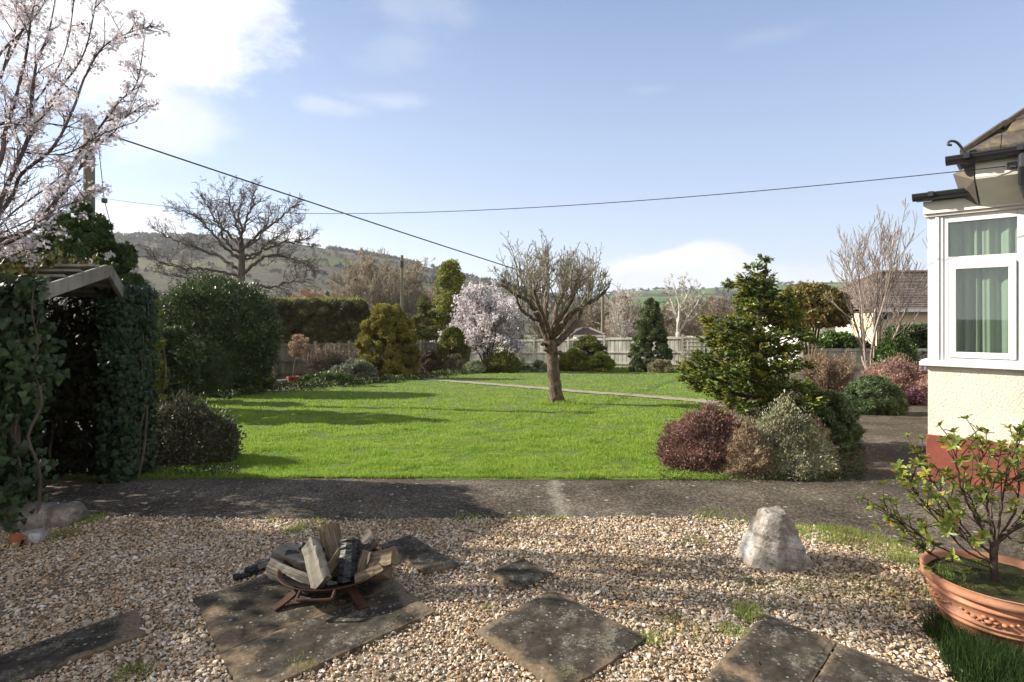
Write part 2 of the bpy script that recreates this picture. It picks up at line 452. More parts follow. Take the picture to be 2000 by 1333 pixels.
def sheet(name, left, right, z, mat, nsub=24):
    """strip between two ground polylines"""
    L = smooth_path(np.array([(x, y, 0) for x, y in left]), nsub); Rr = smooth_path(np.array([(x, y, 0) for x, y in right]), nsub)
    rows = [L + (Rr - L) * t for t in np.linspace(0, 1, 9)]
    V = np.stack(rows, 0); V[:, :, 2] = gz(V[:, :, 1]) + z
    mb = MB(); mb.grid(V)
    return mb.build(name, mat, smooth=True)
def mat_path():
    m, n, l, b = M_new("old_path_concrete")
    big = noise(n, l, 1.3, 6, 0.65)
    fine = noise(n, l, 52, 5, 0.75)
    c = ramp(n, l, big, [(0.042, 0.035, 0.027), (0.085, 0.071, 0.055), (0.15, 0.127, 0.10)], [0.3, 0.5, 0.72])
    c = mixrgb(n, l, 0.8, c, ramp(n, l, fine, [(0.3,) * 3, (0.85,) * 3, (2.6,) * 3], [0.38, 0.50, 0.64]), 'MULTIPLY')
    vo = n.new('ShaderNodeTexVoronoi'); vo.inputs['Scale'].default_value = 13; vo.inputs['Randomness'].default_value = 1
    t = n.new('ShaderNodeTexCoord'); l.new(t.outputs['Object'], vo.inputs['Vector'])
    sel = n.new('ShaderNodeSeparateColor'); l.new(vo.outputs['Color'], sel.inputs[0])
    rad = n.new('ShaderNodeMath'); rad.operation = 'MULTIPLY'; rad.inputs[1].default_value = 0.24; l.new(sel.outputs[0], rad.inputs[0])
    lt = n.new('ShaderNodeMath'); lt.operation = 'LESS_THAN'; l.new(vo.outputs['Distance'], lt.inputs[0]); l.new(rad.outputs[0], lt.inputs[1])
    pick = n.new('ShaderNodeMath'); pick.operation = 'GREATER_THAN'; pick.inputs[1].default_value = 0.45; l.new(sel.outputs[1], pick.inputs[0])
    f = n.new('ShaderNodeMath'); f.operation = 'MULTIPLY'; l.new(lt.outputs[0], f.inputs[0]); l.new(pick.outputs[0], f.inputs[1])
    f2 = n.new('ShaderNodeMath'); f2.operation = 'MULTIPLY'; f2.inputs[1].default_value = 0.8; l.new(f.outputs[0], f2.inputs[0])
    c = mixrgb(n, l, f2.outputs[0], c, (0.33, 0.30, 0.25))
    # pale joint between two pours
    sp = n.new('ShaderNodeSeparateXYZ'); l.new(t.outputs['Object'], sp.inputs[0])
    wob = n.new('ShaderNodeMath'); wob.operation = 'MULTIPLY_ADD'; wob.inputs[1].default_value = 0.25; wob.inputs[2].default_value = -0.125
    l.new(noise(n, l, 4, 4), wob.inputs[0])
    s1 = n.new('ShaderNodeMath'); s1.operation = 'ADD'; l.new(sp.outputs[0], s1.inputs[0]); l.new(wob.outputs[0], s1.inputs[1])
    s2 = n.new('ShaderNodeMath'); s2.operation = 'SUBTRACT'; s2.inputs[1].default_value = 0.375; l.new(s1.outputs[0], s2.inputs[0])
    s3 = n.new('ShaderNodeMath'); s3.operation = 'ABSOLUTE'; l.new(s2.outputs[0], s3.inputs[0])
    mr = n.new('ShaderNodeMapRange'); mr.inputs['From Min'].default_value = 0.09; mr.inputs['From Max'].default_value = 0.01; l.new(s3.outputs[0], mr.inputs[0])
    f3 = n.new('ShaderNodeMath'); f3.operation = 'MULTIPLY'; l.new(mr.outputs[0], f3.inputs[0]); l.new(ramp(n, l, fine, [(0.1,) * 3, (0.8,) * 3], [0.35, 0.6]), f3.inputs[1])
    c = mixrgb(n, l, f3.outputs[0], c, (0.30, 0.27, 0.22))
    moss = ramp(n, l, noise(n, l, 2.6, 7, 0.75), [(0, 0, 0), (1, 1, 1)], [0.58, 0.75])
    mm = n.new('ShaderNodeMath'); mm.operation = 'MULTIPLY'; mm.inputs[1].default_value = 0.55; l.new(moss, mm.inputs[0])
    c = mixrgb(n, l, mm.outputs[0], c, (0.045, 0.05, 0.02))
    l.new(c, b.inputs['Base Color']); b.inputs['Roughness'].default_value = 0.95; b.inputs['Specular IOR Level'].default_value = 0.08
    bump(n, l, fine, b, 0.8, 0.008)
    return m
PATH = mat_path()
near = [(-9, 4.1), (-5, 4.15), (-3, 4.22), (-1.5, 4.13), (0, 4.17), (1.33, 4.20), (2.05, 4.02), (2.40, 3.77), (2.72, 3.52), (3.2, 3.3), (5.5, 3.1)]
far = [(x, 5.27 + 0.02 * math.sin(x * 3)) for x, y in near]
far[-4:] = [(2.62, 5.24), (3.0, 5.24), (3.7, 5.24), (5.5, 5.22)]
tag(sheet('garden_path', near, far, 0.008, PATH), 'dark weathered concrete path in front of the lawn', kind='structure')
lft = [(2.70, 5.22), (3.45, 6.0), (4.15, 6.8), (5.2, 8.3), (6.2, 10.2), (8.0, 11.8), (10.6, 14.5)]
rgt = [(3.86, 5.22), (4.6, 6.0), (5.6, 7.0), (7.0, 8.6), (8.6, 10.2), (10.4, 12.0), (12.8, 14.6)]
tag(sheet('side_path', lft, rgt, 0.004, PATH), 'dark path running along the house wall', kind='structure')

# lawn
LAWN_PX = [(300, 934), (600, 936), (1000, 938), (1420, 940), (1395, 860), (1420, 800), (1470, 765), (1460, 738), (1380, 722), (1200, 716), (1000, 719), (900, 728), (800, 742), (720, 752), (600, 760), (440, 772), (330, 792), (280, 850)]
lawn_poly = np.array([G(*p)[:2] for p in LAWN_PX])
lp_c = smooth_path(np.array([tuple(G(px, py)) for px, py in [(820, 741), (900, 748), (1000, 755), (1100, 763.5), (1200, 771), (1300, 780), (1380, 787), (1425, 796), (1560, 808)]]), 8)
def lp_dist(x, y):
    """signed-free distance to the little path's centre line"""
    d = np.full(len(x), 1e9)
    for a, b in zip(lp_c[:-1, :2], lp_c[1:, :2]):
        ab = b - a; t = np.clip(((x - a[0]) * ab[0] + (y - a[1]) * ab[1]) / (ab @ ab), 0, 1)
        d = np.minimum(d, np.hypot(x - a[0] - t * ab[0], y - a[1] - t * ab[1]))
    return d
def mat_lawn():
    m, n, l, b = M_new("turf")
    a = noise(n, l, 1.2, 5, 0.6); f = noise(n, l, 22, 5, 0.7)
    c = ramp(n, l, a, [(0.07, 0.115, 0.014), (0.125, 0.165, 0.028)], [0.35, 0.65])
    c = mixrgb(n, l, 1, c, ramp(n, l, f, [(0.45,) * 3, (1.25,) * 3], [0.3, 0.7]), 'MULTIPLY')
    l.new(c, b.inputs['Base Color']); b.inputs['Roughness'].default_value = 0.9; bump(n, l, f, b, 1.0, 0.04)
    return m
cs = 0.12
x0, y0 = lawn_poly.min(0); x1, y1 = lawn_poly.max(0)
cx = np.arange(x0, x1, cs); cy = np.arange(y0, y1, cs)
ixg, iyg = np.meshgrid(np.arange(len(cx)), np.arange(len(cy)), indexing='ij')
mid_x = cx[ixg] + cs / 2; mid_y = cy[iyg] + cs / 2
keep = inside(lawn_poly, mid_x.ravel(), mid_y.ravel()).reshape(mid_x.shape)
vx = np.append(cx, cx[-1] + cs); vy = np.append(cy, cy[-1] + cs)
VX, VY = np.meshgrid(vx, vy, indexing='ij')
VZ = gz(VY) + 0.012 + 0.05 * (fbm(VX, VY, 0.45, 3, 5) - 0.45) * np.clip((VY - 5.4) / 2, 0, 1)
nn = len(vy); ii = ixg[keep]; jj = iyg[keep]
mb = MB(); mb.add(np.stack([VX, VY, VZ], -1).reshape(-1, 3), np.stack([ii * nn + jj, (ii + 1) * nn + jj, (ii + 1) * nn + jj + 1, ii * nn + jj + 1], -1))
tag(mb.build('lawn', mat_lawn(), smooth=True), 'mossy green lawn', kind='structure')
def lawn_z(x, y): return gz(y) + 0.012 + 0.05 * (fbm(x, y, 0.45, 3, 5) - 0.45) * np.clip((y - 5.4) / 2, 0, 1)

mlp, n, l, b = M_new("worn_path")
f_ = noise(n, l, 9, 7, 0.75)
l.new(ramp(n, l, f_, [(0.10, 0.085, 0.05), (0.24, 0.21, 0.15), (0.36, 0.32, 0.25)], [0.3, 0.5, 0.72]), b.inputs['Base Color'])
b.inputs['Roughness'].default_value = 0.95; bump(n, l, f_, b, 0.8, 0.02)
tn = np.gradient(lp_c, axis=0)[:, :2]; tn = unit(tn); nv = np.stack([-tn[:, 1], tn[:, 0]], 1)
w_ = 0.30 + 0.05 * np.sin(np.arange(len(lp_c)) * 1.7)
Lq = lp_c.copy(); Rq = lp_c.copy(); Lq[:, :2] += nv * w_[:, None]; Rq[:, :2] -= nv * w_[:, None]
V = np.stack([Lq + (Rq - Lq) * t for t in np.linspace(0, 1, 5)], 0); V[:, :, 2] = lawn_z(V[:, :, 0].ravel(), V[:, :, 1].ravel()).reshape(V.shape[:2]) + 0.02
mb = MB(); mb.grid(V)
tag(mb.build('lawn_path', mlp, smooth=True), 'narrow worn stone path across the lawn', kind='structure')

def grassmat(name, cols, tint_k=1.0):
    m, n, l, b = M_new(name)
    g = n.new('ShaderNodeNewGeometry')
    c = ramp(n, l, g.outputs['Random Per Island'], cols)
    big = noise(n, l, 1.6, 8, 0.75)
    c = mixrgb(n, l, ramp(n, l, big, [(0.0,) * 3, (0.9 * tint_k,) * 3], [0.42, 0.62]), c, (0.31, 0.41, 0.075))
    l.new(c, b.inputs['Base Color']); b.inputs['Roughness'].default_value = 0.55; b.inputs['Specular IOR Level'].default_value = 0.25
    tr = n.new('ShaderNodeBsdfTranslucent'); l.new(c, tr.inputs[0])
    mx = n.new('ShaderNodeMixShader'); mx.inputs[0].default_value = 0.42
    l.new(b.outputs[0], mx.inputs[1]); l.new(tr.outputs[0], mx.inputs[2]); l.new(mx.outputs[0], n['Material Output'].inputs[0])
    return m
GRASS = grassmat("grass_blades", [(0.115, 0.23, 0.018), (0.18, 0.32, 0.028), (0.25, 0.39, 0.045), (0.33, 0.37, 0.09)])
def blades(mb, x, y, z, h, w, lean=0.5, r=rng):
    n = len(x); a = r.random(n) * 2 * math.pi; ln = np.abs(r.normal(0, lean, n)); la = r.random(n) * 2 * math.pi
    dx, dy = np.cos(a) * w / 2, np.sin(a) * w / 2
    B = np.stack([x, y, z], -1)
    o = np.stack([dx, dy, np.zeros(n)], -1)
    tip = B + np.stack([np.cos(la) * ln * h, np.sin(la) * ln * h, h], -1)
    mb.add(np.stack([B - o, B + o, tip], 1).reshape(-1, 3), np.arange(n * 3).reshape(-1, 3))
N = 430000
py = 712 + (944 - 712) * rng.random(N) ** 0.9; px = rng.uniform(240, 1520, N)
bd = (H - 5 * SLOPE) / ((py - YH) / F - SLOPE); bx_ = (px - 1000) / F * bd
k = inside(lawn_poly, bx_, bd) & (lp_dist(bx_, bd) > 0.24 + 0.14 * rng.random(N))
bx_, bd = bx_[k], bd[k]
cl = fbm(bx_, bd, 4.0, 4, 3)
hh = (0.009 + 0.055 * np.clip(cl - 0.25, 0, 1) * 1.7) * rng.uniform(0.6, 1.3, len(bx_))
mb = MB(); blades(mb, bx_, bd, lawn_z(bx_, bd) - 0.004, hh, 0.0035 + 0.0012 * bd, 0.55)
# rough lip where the lawn overhangs the path
n_ = 9000; ex = rng.uniform(-4.2, 2.9, n_); ey = 5.27 + 0.03 * (fbm(ex, ex * 0, 3, 3, 9) - .4) + np.abs(rng.normal(0, 0.035, n_))
blades(mb, ex, ey, lawn_z(ex, ey) - 0.01, rng.uniform(0.02, 0.055, n_), np.full(n_, 0.008), 0.8)
# taller grass round the apple tree's foot and along the far bed
tb = G(1087, 790); n_ = 900; a = rng.random(n_) * 6.283; q = 0.2 + np.abs(rng.normal(0, 0.14, n_))
ex, ey = tb[0] + np.cos(a) * q, tb[1] + np.sin(a) * q
blades(mb, ex, ey, lawn_z(ex, ey), rng.uniform(0.04, 0.12, n_), np.full(n_, 0.014), 0.5)
n_ = 12000; t = rng.random(n_); ex = -3 + t * 13; ey = 33.6 - t * 3.0 + rng.normal(0, 0.7, n_)
blades(mb, ex, ey, gz(ey), rng.uniform(0.05, 0.22, n_), np.full(n_, 0.05), 0.6)
tag(mb.build('grass', GRASS), 'short mossy grass of the lawn', 'grass', kind='stuff')

# ------------------------------------------------------------------ gravel, slabs, boulder
def slab_px(px, py, z=0.03):
    d = F * (H - z) / (py - YH); return np.array(((px - 1000) / F * d, d))
SLABS = []
O = np.array((1.256, 2.807)); U_ = np.array((-.68, -.733)); V_ = np.array((.66, -.75))
def uv(u0, u1, v0, v1): return [O + U_ * u0 + V_ * v0, O + U_ * u0 + V_ * v1, O + U_ * u1 + V_ * v1, O + U_ * u1 + V_ * v0]
SLABS.append((uv(0, .565, 0, .330), 'small dark slab at the inner corner of the three joined slabs, below the boulder'))
SLABS.append((uv(.572, 1.12, 0, .66), 'cut off dark slab at the bottom edge, nearest of the three joined slabs'))
SLABS.append((uv(0, .565, .337, .95), 'dark slab of the joined three lying towards the terracotta pot'))
SLABS.append(([slab_px(929, 1230), slab_px(1077, 1149), slab_px(1263, 1243), slab_px(1100, 1352)], 'large square lichen spotted slab lying alone in the middle of the gravel'))
SLABS.append(([slab_px(951, 1118), slab_px(1020, 1088), slab_px(1080, 1118), slab_px(1012, 1150)], 'smallest square grey slab alone in the gravel'))
SLABS.append(([slab_px(740, 1064), slab_px(800, 1043), slab_px(897, 1100), slab_px(832, 1119)], 'weathered slab in the gravel just behind the fire pit'))
a0 = np.array((-1.67, 2.96)); e1 = np.array((.40, -.50)); e2 = np.array((.985, .07)) * 0 + np.array((.70, .70))
e1 = e1 / np.linalg.norm(e1); e2 = np.array((.715, .70)); e2 /= np.linalg.norm(e2)
SLABS.append(([a0, a0 + e1 * .62, a0 + e1 * .62 + e2 * .92, a0 + e2 * .92], 'big stained slab carrying the rusty fire pit'))
SLABS.append(([a0 + e1 * .6225, a0 + e1 * 1.0, a0 + e1 * 1.0 + e2 * .92, a0 + e1 * .6225 + e2 * .92], 'front strip slab butted against the slab under the fire pit'))
c1, c2 = slab_px(268, 1187), slab_px(284, 1235); dr = slab_px(0, 1278) - c1; dr /= np.linalg.norm(dr)
SLABS.append(([c1 + dr * 0.95, c1, c2, c2 + dr * 0.95], 'long dark slab half sunk in the gravel at the far left'))
def mat_slab():
    m, n, l, b = M_new("weathered_slab")
    t = n.new('ShaderNodeTexCoord'); 
    at = n.new('ShaderNodeAttribute'); at.attribute_name = 'edge_uv'
    sp = n.new('ShaderNodeSeparateXYZ'); l.new(at.outputs['Vector'], sp.inputs[0])
    def mth(op, a, c=None):
        k = n.new('ShaderNodeMath'); k.operation = op
        for i, v in enumerate((a, c)):
            if v is None: continue
            if isinstance(v, (int, float)): k.inputs[i].default_value = v
            else: l.new(v, k.inputs[i])
        return k.outputs[0]
    ex = mth('MINIMUM', sp.outputs[0], mth('SUBTRACT', 1.0, sp.outputs[0])); ey = mth('MINIMUM', sp.outputs[1], mth('SUBTRACT', 1.0, sp.outputs[1]))
    e = mth('MINIMUM', ex, ey)
    big = noise(n, l, 4.5, 6, 0.65, coord='Object')
    q = mth('ADD', e, mth('MULTIPLY', mth('SUBTRACT', big, 0.5), 0.75))
    fine = noise(n, l, 60, 6, 0.7); mid = noise(n, l, 14, 6, 0.7)
    tan = ramp(n, l, fine, [(0.11, 0.08, 0.052), (0.20, 0.15, 0.10)], [0.35, 0.65])
    drk = ramp(n, l, mid, [(0.024, 0.021, 0.017), (0.055, 0.047, 0.037), (0.115, 0.094, 0.068)], [0.35, 0.55, 0.75])
    c = mixrgb(n, l, ramp(n, l, q, [(0, 0, 0), (1, 1, 1)], [-0.04, 0.10]), tan, drk)
    vo = n.new('ShaderNodeTexVoronoi'); vo.inputs['Scale'].default_value = 46; l.new(t.outputs['Object'], vo.inputs['Vector'])
    sc = n.new('ShaderNodeSeparateColor'); l.new(vo.outputs['Color'], sc.inputs[0])
    rad = mth('MULTIPLY', mth('POWER', sc.outputs[0], 1.6), 0.42)
    rad = mth('ADD', rad, mth('MULTIPLY', mth('SUBTRACT', fine, 0.5), 0.3))
    sp1 = mth('LESS_THAN', vo.outputs['Distance'], rad)
    pk = mth('GREATER_THAN', mth('ADD', sc.outputs[1], mth('MULTIPLY', mth('SUBTRACT', big, 0.5), 1.2)), 0.50)
    f = mth('MULTIPLY', mth('MULTIPLY', sp1, pk), 0.7)
    pat = noise(n, l, 75, 5, 0.75); clus = noise(n, l, 6.5, 4, 0.6)
    lic = mth('MULTIPLY', ramp(n, l, mth('ADD', pat, mth('MULTIPLY', mth('SUBTRACT', clus, 0.5), 0.9)), [(0, 0, 0), (1, 1, 1)], [0.60, 0.66]), 0.7)
    c = mixrgb(n, l, f, c, ramp(n, l, sc.outputs[2], [(0.16, 0.15, 0.115), (0.34, 0.31, 0.26)]))
    c = mixrgb(n, l, lic, c, (0.17, 0.155, 0.125))
    ms = ramp(n, l, noise(n, l, 7, 6, 0.7), [(0, 0, 0), (0.6,) * 3], [0.62, 0.72])
    c = mixrgb(n, l, ms, c, (0.05, 0.05, 0.018))
    l.new(c, b.inputs['Base Color']); b.inputs['Roughness'].default_value = 0.95; b.inputs['Specular IOR Level'].default_value = 0.08
    bump(n, l, fine, b, 0.5, 0.004)
    return m
SLAB = mat_slab()
for corners, lab in SLABS:
    c = np.array(corners); ctr = c.mean(0)
    nu = 14; g_ = np.linspace(0, 1, nu)
    uu, vv = np.meshgrid(g_, g_, indexing='ij')
    T = (c[0] * ((1 - uu) * (1 - vv))[..., None] + c[1] * ((1 - uu) * vv)[..., None] + c[2] * (uu * vv)[..., None] + c[3] * (uu * (1 - vv))[..., None])
    # chipped, slightly uneven rim
    edge = (uu == 0) | (uu == 1) | (vv == 0) | (vv == 1)
    T = T + np.where(edge[..., None], rng.normal(0, 0.0025, T.shape), 0)
    z_ = np.where(edge, 0.024, 0.031) + 0.002 * fbm(T[..., 0], T[..., 1], 6, 2, 1)
    V = np.concatenate([T, z_[..., None]], -1)
    mb = MB(); mb.grid(V[::-1])
    if np.cross(c[1] - c[0], c[2] - c[1]) < 0: mb.q[0] = mb.q[0][:, ::-1]
    rim = [T[0, j] for j in range(nu)] + [T[i, -1] for i in range(1, nu)] + [T[-1, j] for j in range(nu - 2, -1, -1)] + [T[i, 0] for i in range(nu - 2, 0, -1)]
    rim.append(rim[0])
    rm = np.array(rim); W = np.stack([np.concatenate([rm, np.full((len(rm), 1), z)], 1) for z in (0.0245, -0.02)], 0)
    mb.grid(W)
    o = mb.build('paving_slab', SLAB, loc=(ctr[0], ctr[1], 0))
    tag(o, lab, 'paving slab', 'paving slabs in the gravel')
    att = o.data.attributes.new('edge_uv', 'FLOAT_VECTOR', 'POINT')
    a_ = np.zeros((len(o.data.vertices), 3), np.float32); a_[:nu * nu, 0] = uu[::-1].ravel(); a_[:nu * nu, 1] = vv[::-1].ravel()
    att.data.foreach_set('vector', a_.ravel())
SLAB_POLYS = [np.array(c) for c, _ in SLABS]

def mat_gravel(name, base=False):
    m, n, l, b = M_new(name)
    cols = [(0.258, 0.185, 0.121), (0.516, 0.403, 0.273), (0.399, 0.255, 0.148), (0.594, 0.497, 0.375), (0.516, 0.341, 0.199), (0.352, 0.278, 0.199), (0.656, 0.583, 0.476), (0.562, 0.411, 0.258), (0.453, 0.341, 0.226), (0.703, 0.645, 0.562), (0.625, 0.512, 0.367), (0.422, 0.372, 0.312)]
    if base:
        f = noise(n, l, 40, 5, 0.7)
        l.new(ramp(n, l, f, [(0.04, 0.03, 0.02), (0.17, 0.125, 0.08), (0.28, 0.23, 0.17)], [0.3, 0.5, 0.7]), b.inputs['Base Color'])
        b.inputs['Roughness'].default_value = 0.95; bump(n, l, f, b, 1.0, 0.012); return m
    g = n.new('ShaderNodeNewGeometry')
    c = ramp(n, l, g.outputs['Random Per Island'], cols, interp='CONSTANT', pos=[i / len(cols) for i in range(len(cols))])
    f = noise(n, l, 130, 4, 0.6)
    c = mixrgb(n, l, 1, c, ramp(n, l, f, [(0.7,) * 3, (1.12,) * 3], [0.3, 0.7]), 'MULTIPLY')
    dirt = noise(n, l, 1.1, 5, 0.6)
    c = mixrgb(n, l, 1, c, ramp(n, l, dirt, [(0.78, 0.72, 0.62), (1, 1, 1)], [0.36, 0.55]), 'MULTIPLY')
    l.new(c, b.inputs['Base Color']); b.inputs['Roughness'].default_value = 0.55; b.inputs['Specular IOR Level'].default_value = 0.35
    return m
gl = [(-9, 0.2), (-5, 0.2), (-3, 0.2), (-1.5, 0.2), (0, 0.2), (1.33, 0.2), (2.05, 0.2), (2.40, 0.2), (2.72, 0.2), (3.2, 0.2), (5.5, 0.2)]
gr = [(x, y + 0.06) for x, y in near]
tag(sheet('gravel_bed', gl, gr, 0.003, mat_gravel("gravel_dirt", True)), 'earth under the gravel', kind='structure')
gn = np.array(near)
def near_y(x): return np.interp(x, gn[:, 0], gn[:, 1])
N = 190000
gy_ = 1.75 + (4.3 - 1.75) * rng.random(N) ** 0.85; gxx = rng.uniform(-1.25, 1.25, N) * (gy_ + 0.4)
lim = near_y(gxx) + 0.03 * (fbm(gxx, gxx * 0, 2.5, 3, 4) - 0.3) + np.abs(rng.normal(0, 0.03, N)) * (rng.random(N) < .3)
k = gy_ < lim
k &= ~((gxx < -2.9) & (gy_ > 4.25 + (gxx + 2.9) * 0.55))       # soil under the ivy and rocks
for p in SLAB_POLYS:
    c = p.mean(0); k &= ~inside(c + (p - c) * 0.985, gxx, gy_)
bare = fbm(gxx, gy_, 1.6, 3, 12)
k &= ~((bare < 0.30) & (rng.random(N) < 0.5))
gxx, gy_ = gxx[k], gy_[k]; n_ = len(gxx)
# a few stones kicked onto path and slabs
Vb, Fb = ICO0
sz = np.clip(rng.lognormal(math.log(0.0064), 0.36, n_), 0.003, 0.018)
sc3 = np.stack([sz * rng.uniform(0.9, 1.5, n_), sz * rng.uniform(0.65, 1.0, n_), sz * rng.uniform(0.3, 0.6, n_)], -1)
vj = Vb[None] * (1 + rng.normal(0, 0.20, (n_, 12, 1))) * sc3[:, None]
q = rng.normal(0, 1, (n_, 4)); q[:, 1:3] *= 0.24; q /= np.linalg.norm(q, axis=1)[:, None]
w, x, y, z = q.T
Rm = np.stack([1 - 2 * (y * y + z * z), 2 * (x * y - z * w), 2 * (x * z + y * w), 2 * (x * y + z * w), 1 - 2 * (x * x + z * z), 2 * (y * z - x * w), 2 * (x * z - y * w), 2 * (y * z + x * w), 1 - 2 * (x * x + y * y)], -1).reshape(-1, 3, 3)
vj = np.einsum('nij,nkj->nki', Rm, vj)
vj += np.stack([gxx, gy_, 0.004 + rng.random(n_) ** 1.5 * 0.014], -1)[:, None]
mb = MB(); mb.add(vj.reshape(-1, 3), (np.arange(n_)[:, None, None] * 12 + Fb[None]).reshape(-1, 3))
tag(mb.build('gravel', mat_gravel("gravel_stones")), 'mixed cream, brown and white pea gravel', 'gravel', kind='stuff')

# thin dry grass and small weeds coming through the gravel
WEED = grassmat("weed_blades", [(0.06, 0.11, 0.02), (0.14, 0.16, 0.045), (0.27, 0.22, 0.10), (0.36, 0.29, 0.15)])
mb = MB()
def tuft(cx, cy, rad, n, h, w=0.005, lean=0.7, z=0.0):
    a = rng.random(n) * 6.283; q = rad * np.sqrt(rng.random(n))
    ex, ey = cx + np.cos(a) * q, cy + np.sin(a) * q
    blades(mb, ex, ey, np.full(n, z), rng.uniform(0.4, 1.1, n) * h, np.full(n, w), lean)
for px, py, rd, n_, h_ in [(1690, 1060, .20, 900, .05), (1620, 1050, .2, 900, .045), (1730, 1075, .22, 1000, .04), (1800, 1095, .15, 600, .045), (1590, 1130, .25, 700, .03), (1480, 1150, .25, 500, .03), (1640, 1045, .14, 600, .05), (1760, 1100, .12, 350, .04), (1560, 1040, .10, 350, .05), (1460, 1205, .08, 420, .06), (1430, 1240, .07, 260, .05), (1480, 1090, .04, 160, .05),
                           (1350, 1060, .09, 160, .04), (1270, 1255, .05, 160, .05), (1340, 1230, .12, 260, .04), (610, 1030, .12, 300, .05), (570, 1040, .06, 150, .05), (590, 1310, .05, 220, .05), (265, 1320, .07, 240, .05),
                           (200, 1240, .08, 200, .04), (170, 1020, .12, 300, .06), (120, 1050, .12, 300, .05), (1110, 1330, .05, 160, .05), (1650, 1170, .25, 300, .03), (1750, 1160, .2, 300, .035), (1400, 1010, .2, 200, .05), (950, 1190, .04, 70, .03), (760, 1130, .04, 90, .03), (330, 1100, .05, 60, .03), (450, 1070, .12, 120, .03)]:
    g0 = G(px, py); tuft(g0[0], g0[1], rd, n_, h_)
n_ = 2600; ex = rng.uniform(-4, 3.2, n_); ey = near_y(ex) + rng.normal(0, 0.035, n_)
kk = fbm(ex, ex * 0, 1.7, 3, 22) > 0.42; ex, ey = ex[kk], ey[kk]
blades(mb, ex, ey, np.zeros(len(ex)), rng.uniform(0.015, 0.06, len(ex)), np.full(len(ex), 0.005), 0.9)
tag(mb.build('weeds', WEED), 'dry grass and small weeds in the gravel', 'weeds', kind='stuff')
mb = MB(); n_ = 420; ex = rng.uniform(-3.6, 3.6, n_); ey = rng.uniform(1.9, 5.3, n_); kk = (fbm(ex, ey, .7, 2, 31) > .40); ex, ey = ex[kk], ey[kk]
leaves(mb, np.stack([ex, ey, np.where(ey < near_y(ex), .026, .014)], -1), rng.normal(0, 1, (len(ex), 3)) * (1, 1, .15), .034, .5, .3, 0)
tag(mb.build('fallen_leaves', leafmat("fallen_leaf", [(.16, .09, .045), (.26, .16, .08), (.10, .06, .035), (.30, .22, .12)], .8, .1)), 'scattered dead leaves on path and gravel', 'leaf litter', kind='stuff')
# lush tuft round the pot
mb = MB()
for px, py, rd, n_, h_ in [(1870, 1255, .12, 900, .11), (1910, 1300, .14, 1200, .12), (1960, 1320, .14, 1200, .13), (1985, 1350, .15, 1100, .14), (1850, 1230, .06, 300, .09), (1930, 1345, .12, 700, .11)]:
    g0 = G(px, py); tuft(g0[0], g0[1], rd, n_, h_, 0.006, 0.6)
tag(mb.build('grass_clump', grassmat("clump_blades", [(0.014, 0.034, 0.007), (0.028, 0.058, 0.012), (0.05, 0.085, 0.02)], 0.0)), 'dark green grass clump at the foot of the terracotta pot', 'grass')

def rock(name, label, cat, c, planes, mat, sub=ICO3, nz=0.02, nf=9, scale=1.0, group=None, smooth=True):
    V, Fc = sub
    r_ = np.full(len(V), 9.0)
    for nx, ny, nz_, dd in planes:
        nn_ = np.array((nx, ny, nz_)) / math.sqrt(nx * nx + ny * ny + nz_ * nz_); k = V @ nn_
        r_ = np.where(k > 0.05, np.minimum(r_, dd / np.maximum(k, 0.05)), r_)
    r_ = np.minimum(r_, 0.6)
    Q = V * r_[:, None] * scale
    s_ = np.zeros(len(V))
    for i in range(4):
        f = nf * 2 ** i
        s_ += nz / 1.7 ** i * (vnoise(Q[:, 0] + 3.1 * Q[:, 2], Q[:, 1] * 1.0 + 1.7 * Q[:, 2], f, i) - 0.5) * 2
    Q = Q + V * s_[:, None] * scale
    mb = MB(); mb.add(Q + np.asarray(c), Fc)
    return tag(mb.build(name, mat, smooth=smooth, loc=c), label, cat, group)
def mat_rock(name, cols, bd=0.006):
    m, n, l, b = M_new(name)
    a = noise(n, l, 7, 7, 0.65); f = noise(n, l, 45, 6, 0.7)
    c = ramp(n, l, a, cols, [0.34, 0.5, 0.64])
    c = mixrgb(n, l, 0.8, c, ramp(n, l, f, [(0.6,) * 3, (1.15,) * 3], [0.35, 0.6]), 'MULTIPLY')
    vo = n.new('ShaderNodeTexVoronoi'); vo.feature = 'DISTANCE_TO_EDGE'; vo.inputs['Scale'].default_value = 4.5
    t = n.new('ShaderNodeTexCoord'); mp = n.new('ShaderNodeVectorMath'); mp.operation = 'ADD'; l.new(t.outputs['Object'], mp.inputs[0])
    nn_ = n.new('ShaderNodeTexNoise'); nn_.inputs['Scale'].default_value = 6; l.new(t.outputs['Object'], nn_.inputs[0]); l.new(nn_.outputs['Color'], mp.inputs[1]); l.new(mp.outputs[0], vo.inputs['Vector'])
    cr = ramp(n, l, vo.outputs['Distance'], [(0.42, 0.36, 0.30), (1, 1, 1)], [0.0, 0.035])
    l.new(c, b.inputs['Base Color']); b.inputs['Roughness'].default_value = 0.85
    bump(n, l, f, b, 1.0, bd); return m
WHITE_ROCK = mat_rock("white_quartz_rock", [(0.17, 0.14, 0.11), (0.31, 0.28, 0.245), (0.55, 0.53, 0.505)], 0.012)
DARK_ROCK = mat_rock("brown_rock", [(0.08, 0.068, 0.055), (0.16, 0.135, 0.11), (0.30, 0.27, 0.24)])
